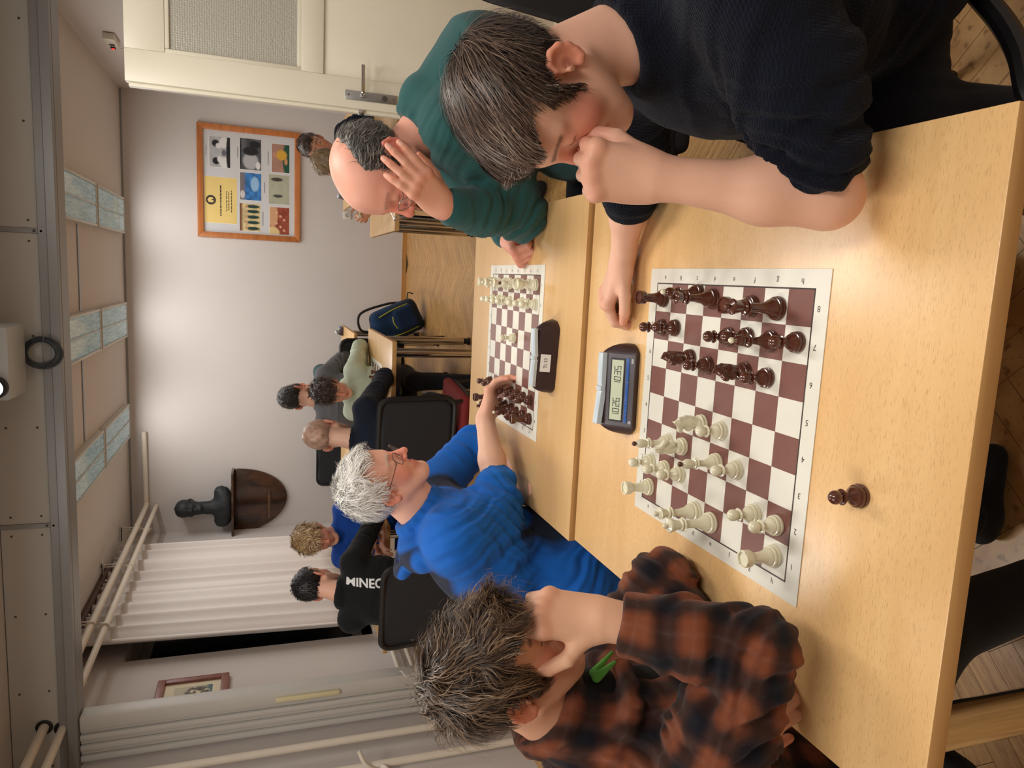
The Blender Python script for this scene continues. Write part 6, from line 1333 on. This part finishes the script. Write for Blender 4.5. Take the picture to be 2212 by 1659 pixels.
    def flow(P):
        d = P - w0; d = d / (np.linalg.norm(d, axis=1)[:, None] + 0.02); tp = np.clip((P[:, 2] - 0.02) / 0.08, 0, 1)[:, None]; return d * 0.8 + tp * np.array([0.5, 0.2, 0.1]) + (1 - tp) * np.array([0.1, 0, -0.8])
    stop = lambda P: ((P[:, 0] > 0.05) & (P[:, 2] < (0.05 if style != 'mop' else 0.035))) | (P[:, 0] > 0.12) | (P[:, 2] < -0.08) | ((np.abs(P[:, 0] + 0.01) < 0.024) & (P[:, 2] < 0.0))
    sa = [] if style == 'stubble' else [dict(flow=flow, L=cut_len, n=nstr, seg=4, lift=0.006 if style != 'mop' else 0.014, width=0.0022, cols=cols, jit=0.2, clump=1.0 if style == 'mop' else 0.5, curl=0.003 if style == 'mop' else 0.0, stop=stop, cen=(-0.014, 0, 0.040), rad=(0.102, 0.081, 0.091))]
    hair('hair', p, T, cap, 0.0055, cols, M_hair, sa, groove=0.007 if style == 'mop' else 0.002, gf=(45, 50, 45), seed=int(abs(hp[0]) * 1000) % 97)
    return p, T, neck, chest, g, left, sh
RELAX = ((25, 35, 20),) * 4; FIST = ((70, 85, 60),) * 4
DK = [(40, 34, 32), (58, 48, 44), (30, 26, 26)]
# boy in pale green at the middle table, facing us
hp = at(716, 846, 4.85)
bg_person('boy in a pale green hooded top leaning on his folded arm, facing the viewer', hp, (-0.05, -0.82, -0.50), (0.10, -0.50, 0.82), 0.98, (226, 176, 150), [(62, 46, 40), (84, 64, 54), (48, 36, 32)], 'mop', (194, 206, 184),
          ((hp + (-0.16, -0.10, -0.32), (hp[0] - 0.02, 4.36, 0.79), (1, -0.2, 0), (0, 0, 1), RELAX), (np.array([hp[0] + 0.26, 4.52, 0.81]), np.array([hp[0] + 0.06, 4.35, 0.79]), (-1, -0.3, 0), (0, 0, 1), RELAX)), collar=((190, 202, 178), 0.022), g=(0, -1, 0), wid=0.14, cut_len=0.035)
# shaven-headed man in dark navy, from behind
hp = at(706, 938, 4.05)
bg_person('shaven-headed man in a dark navy shirt seen from behind on the red chair', hp, (0.10, 0.95, -0.22), (0.05, 0.22, 0.96), 1.03, (214, 170, 148), [(176, 142, 124), (150, 120, 104)], 'stubble', (20, 27, 42),
          ((hp + (0.28, 0.28, -0.36), hp + (0.12, 0.52, -0.38), (-0.5, 0.8, 0), (0, 0, 1), RELAX), None), wid=0.175, g=(0.15, 1, 0), trousers=(38, 40, 50), lean=0.03, collar=((16, 22, 34), 0.012))
# man in the grey T-shirt, from behind
hp = at(642, 857, 5.45)
bg_person('man in a grey T-shirt with short dark hair seen from behind at the back', hp, (0.15, 0.92, -0.30), (0.0, 0.30, 0.95), 1.05, (222, 172, 146), DK, 'fade', (104, 104, 108),
          ((hp + (0.34, 0.10, -0.40), hp + (0.16, 0.36, -0.40), (-0.6, 0.8, 0), (0, 0, 1), RELAX), (hp + (-0.26, 0.05, -0.42), hp + (-0.10, 0.32, -0.41), (0.5, 0.8, 0), (0, 0, 1), RELAX)), sleeve='short', wid=0.185, g=(0.1, 1, 0), cut_len=0.012)
# person in teal beyond him
hp = at(652, 848, 6.95)
bg_person('player in a teal shirt half hidden behind the grey T-shirt', hp, (-0.3, -0.9, -0.35), (-0.1, -0.3, 0.94), 0.98, (214, 164, 140), DK, 'fade', (58, 82, 84),
          (None, (hp + (0.20, -0.16, -0.36), hp + (0.02, -0.30, -0.40), (-1, -0.3, 0), (0, 0, 1), RELAX)), g=(-0.1, -1, 0), wid=0.17, h=0.009)
# blond boy in the blue T-shirt
hp = at(683, 1163, 4.55)
bg_person('blond curly-haired boy in a blue T-shirt with folded arms over white pieces', hp, (0.10, -0.88, -0.42), (0.12, -0.42, 0.90), 1.0, (226, 174, 150), [(178, 148, 104), (206, 178, 134), (132, 104, 74), (224, 198, 156)], 'mop', (24, 72, 160),
          ((hp + (-0.20, -0.14, -0.30), hp + (0.02, -0.34, -0.275), (1, -0.1, 0.1), (0, -0.4, 0.9), FIST), (hp + (0.27, -0.05, -0.36), hp + (0.12, -0.28, -0.36), (-0.8, -0.4, 0), (0, 0, 1), RELAX)), sleeve='short', g=(0.1, -1, 0), wid=0.155, cut_len=0.03, nstr=1400)
# boy in the black printed hoodie, from behind
def hoodie_print(neck, chest, g, left): return None
hp = at(684, 1262, 3.98)
pp = bg_person('black-haired boy in a black printed hoodie seen from behind, left side', hp, (0.12, 0.90, -0.36), (0.05, 0.36, 0.93), 0.99, (222, 172, 148), [(26, 25, 28), (40, 38, 42), (20, 20, 22)], 'short', (18, 20, 22),
          ((hp + (0.28, 0.20, -0.34), hp + (0.10, 0.42, -0.36), (-0.6, 0.7, 0), (0, 0, 1), RELAX), (hp + (-0.24, 0.16, -0.40), hp + (-0.08, 0.40, -0.40), (0.6, 0.8, 0), (0, 0, 1), RELAX)), wid=0.17, g=(0.1, 1, 0), collar=((16, 18, 20), 0.026), lean=0.02, cut_len=0.02)
p10, T10, nk, ch, g10, l10, _ = pp
# white lettering across the back of the hoodie, laid onto the cloth
tm = None
M_print = mat('white_print', (222, 222, 222), 0.7)
bpt = at(797, 1294, 3.70); 
top_o = [c for c in p10.children if c.name.startswith('top')][0]
Mx = Matrix((( -l10[0], 0.06, -g10[0], 0), (-l10[1], 0.0, -g10[1], 0), (-0.04, 1.0, 0.0, 0), (0, 0, 0, 1)))
cu = text_mesh('printed_word', 'MINEC', 0.062, Matrix.Identity(4), M_print, p10, thick=0.0, font_bold=True)
bm = bmesh.new(); bm.from_mesh(cu.data); bmesh.ops.subdivide_edges(bm, edges=[e for e in bm.edges if e.calc_length() > 0.012], cuts=2); bm.to_mesh(cu.data); bm.free()
from mathutils.bvhtree import BVHTree
bvh = BVHTree.FromPolygons([v.co.copy() for v in top_o.data.vertices], [tuple(q_.vertices) for q_ in top_o.data.polygons])
for v in cu.data.vertices:
    w = Vector(bpt) + Vector((0, 0, -1)) * v.co.x + Vector(-l10) * v.co.y
    hit = bvh.ray_cast(w - Vector(g10) * 0.5, Vector(g10))
    v.co = (hit[0] - Vector(g10) * 0.002) if hit[0] is not None else w
# navy boy facing us behind the bald man
hp = at(684, 318, 5.15)
bg_person('boy in a navy jumper facing the viewer below the photo board', hp, (-0.12, -0.96, -0.16), (0.14, -0.14, 0.97), 1.0, (218, 164, 138), [(66, 54, 46), (92, 76, 62), (52, 42, 36)], 'short', (22, 30, 48),
          (None, (hp + (0.28, -0.02, -0.36), hp + (0.06, -0.32, -0.40), (-0.9, -0.4, 0), (0, 0, 1), RELAX)), g=(0, -1, 0), wid=0.15, pup=True, cut_len=0.04)
# fair-haired player with his back to us, in front of the navy boy
hp = at(716, 352, 4.35)
bg_person('fair-haired player in a navy jacket, mostly hidden behind the bald head', hp, (-0.25, 0.94, -0.2), (0.0, 0.2, 0.98), 0.9, (216, 166, 140), [(150, 128, 96), (176, 152, 116), (124, 104, 78)], 'short', (28, 40, 66),
          (None, (hp + (-0.20, 0.08, -0.34), hp + (-0.10, 0.30, -0.36), (-0.2, 1, 0), (0, 0, 1), RELAX)), g=(-0.3, 1, 0), wid=0.15, h=0.008)
# player in white with the hand full of pieces
hp = at(806, 352, 3.55)
hw = at(800, 446, 4.55)
bg_person('player in a white T-shirt behind the green fleece, hand full of pieces raised', hp, (-0.7, 0.7, -0.2), (0.0, 0.2, 0.98), 0.92, (206, 146, 112), DK, 'short', (222, 222, 216),
          ((hp + (0.15, 0.25, -0.33), hp + (-0.02, 0.5, -0.30), (-0.8, 0.5, 0), (0, 0, 1), RELAX), (at(845, 430, 4.40), hw, nrm(at(780, 470, 4.55) - hw), (0, -1, 0.1), ((50, 60, 40),) * 4)), sleeve='short', g=(-0.6, 0.8, 0), wid=0.15, h=0.008)
for k, (x, y, rz) in enumerate(((777, 470, 0.5), (783, 452, -0.7))):
    o = piece('w', 'pawn', 0, 0, 0, ('ivory pawn held %s in the raised hand beside the wall socket' % ('outermost' if k == 0 else 'nearer the palm')), 'ivory pieces in the raised hand'); q_ = at(x, y, 4.53); o.matrix_world = Matrix.Translation(Vector(q_)) @ Matrix.Rotation(1.1 + rz, 4, 'Y')
bpy.context.view_layer.update()
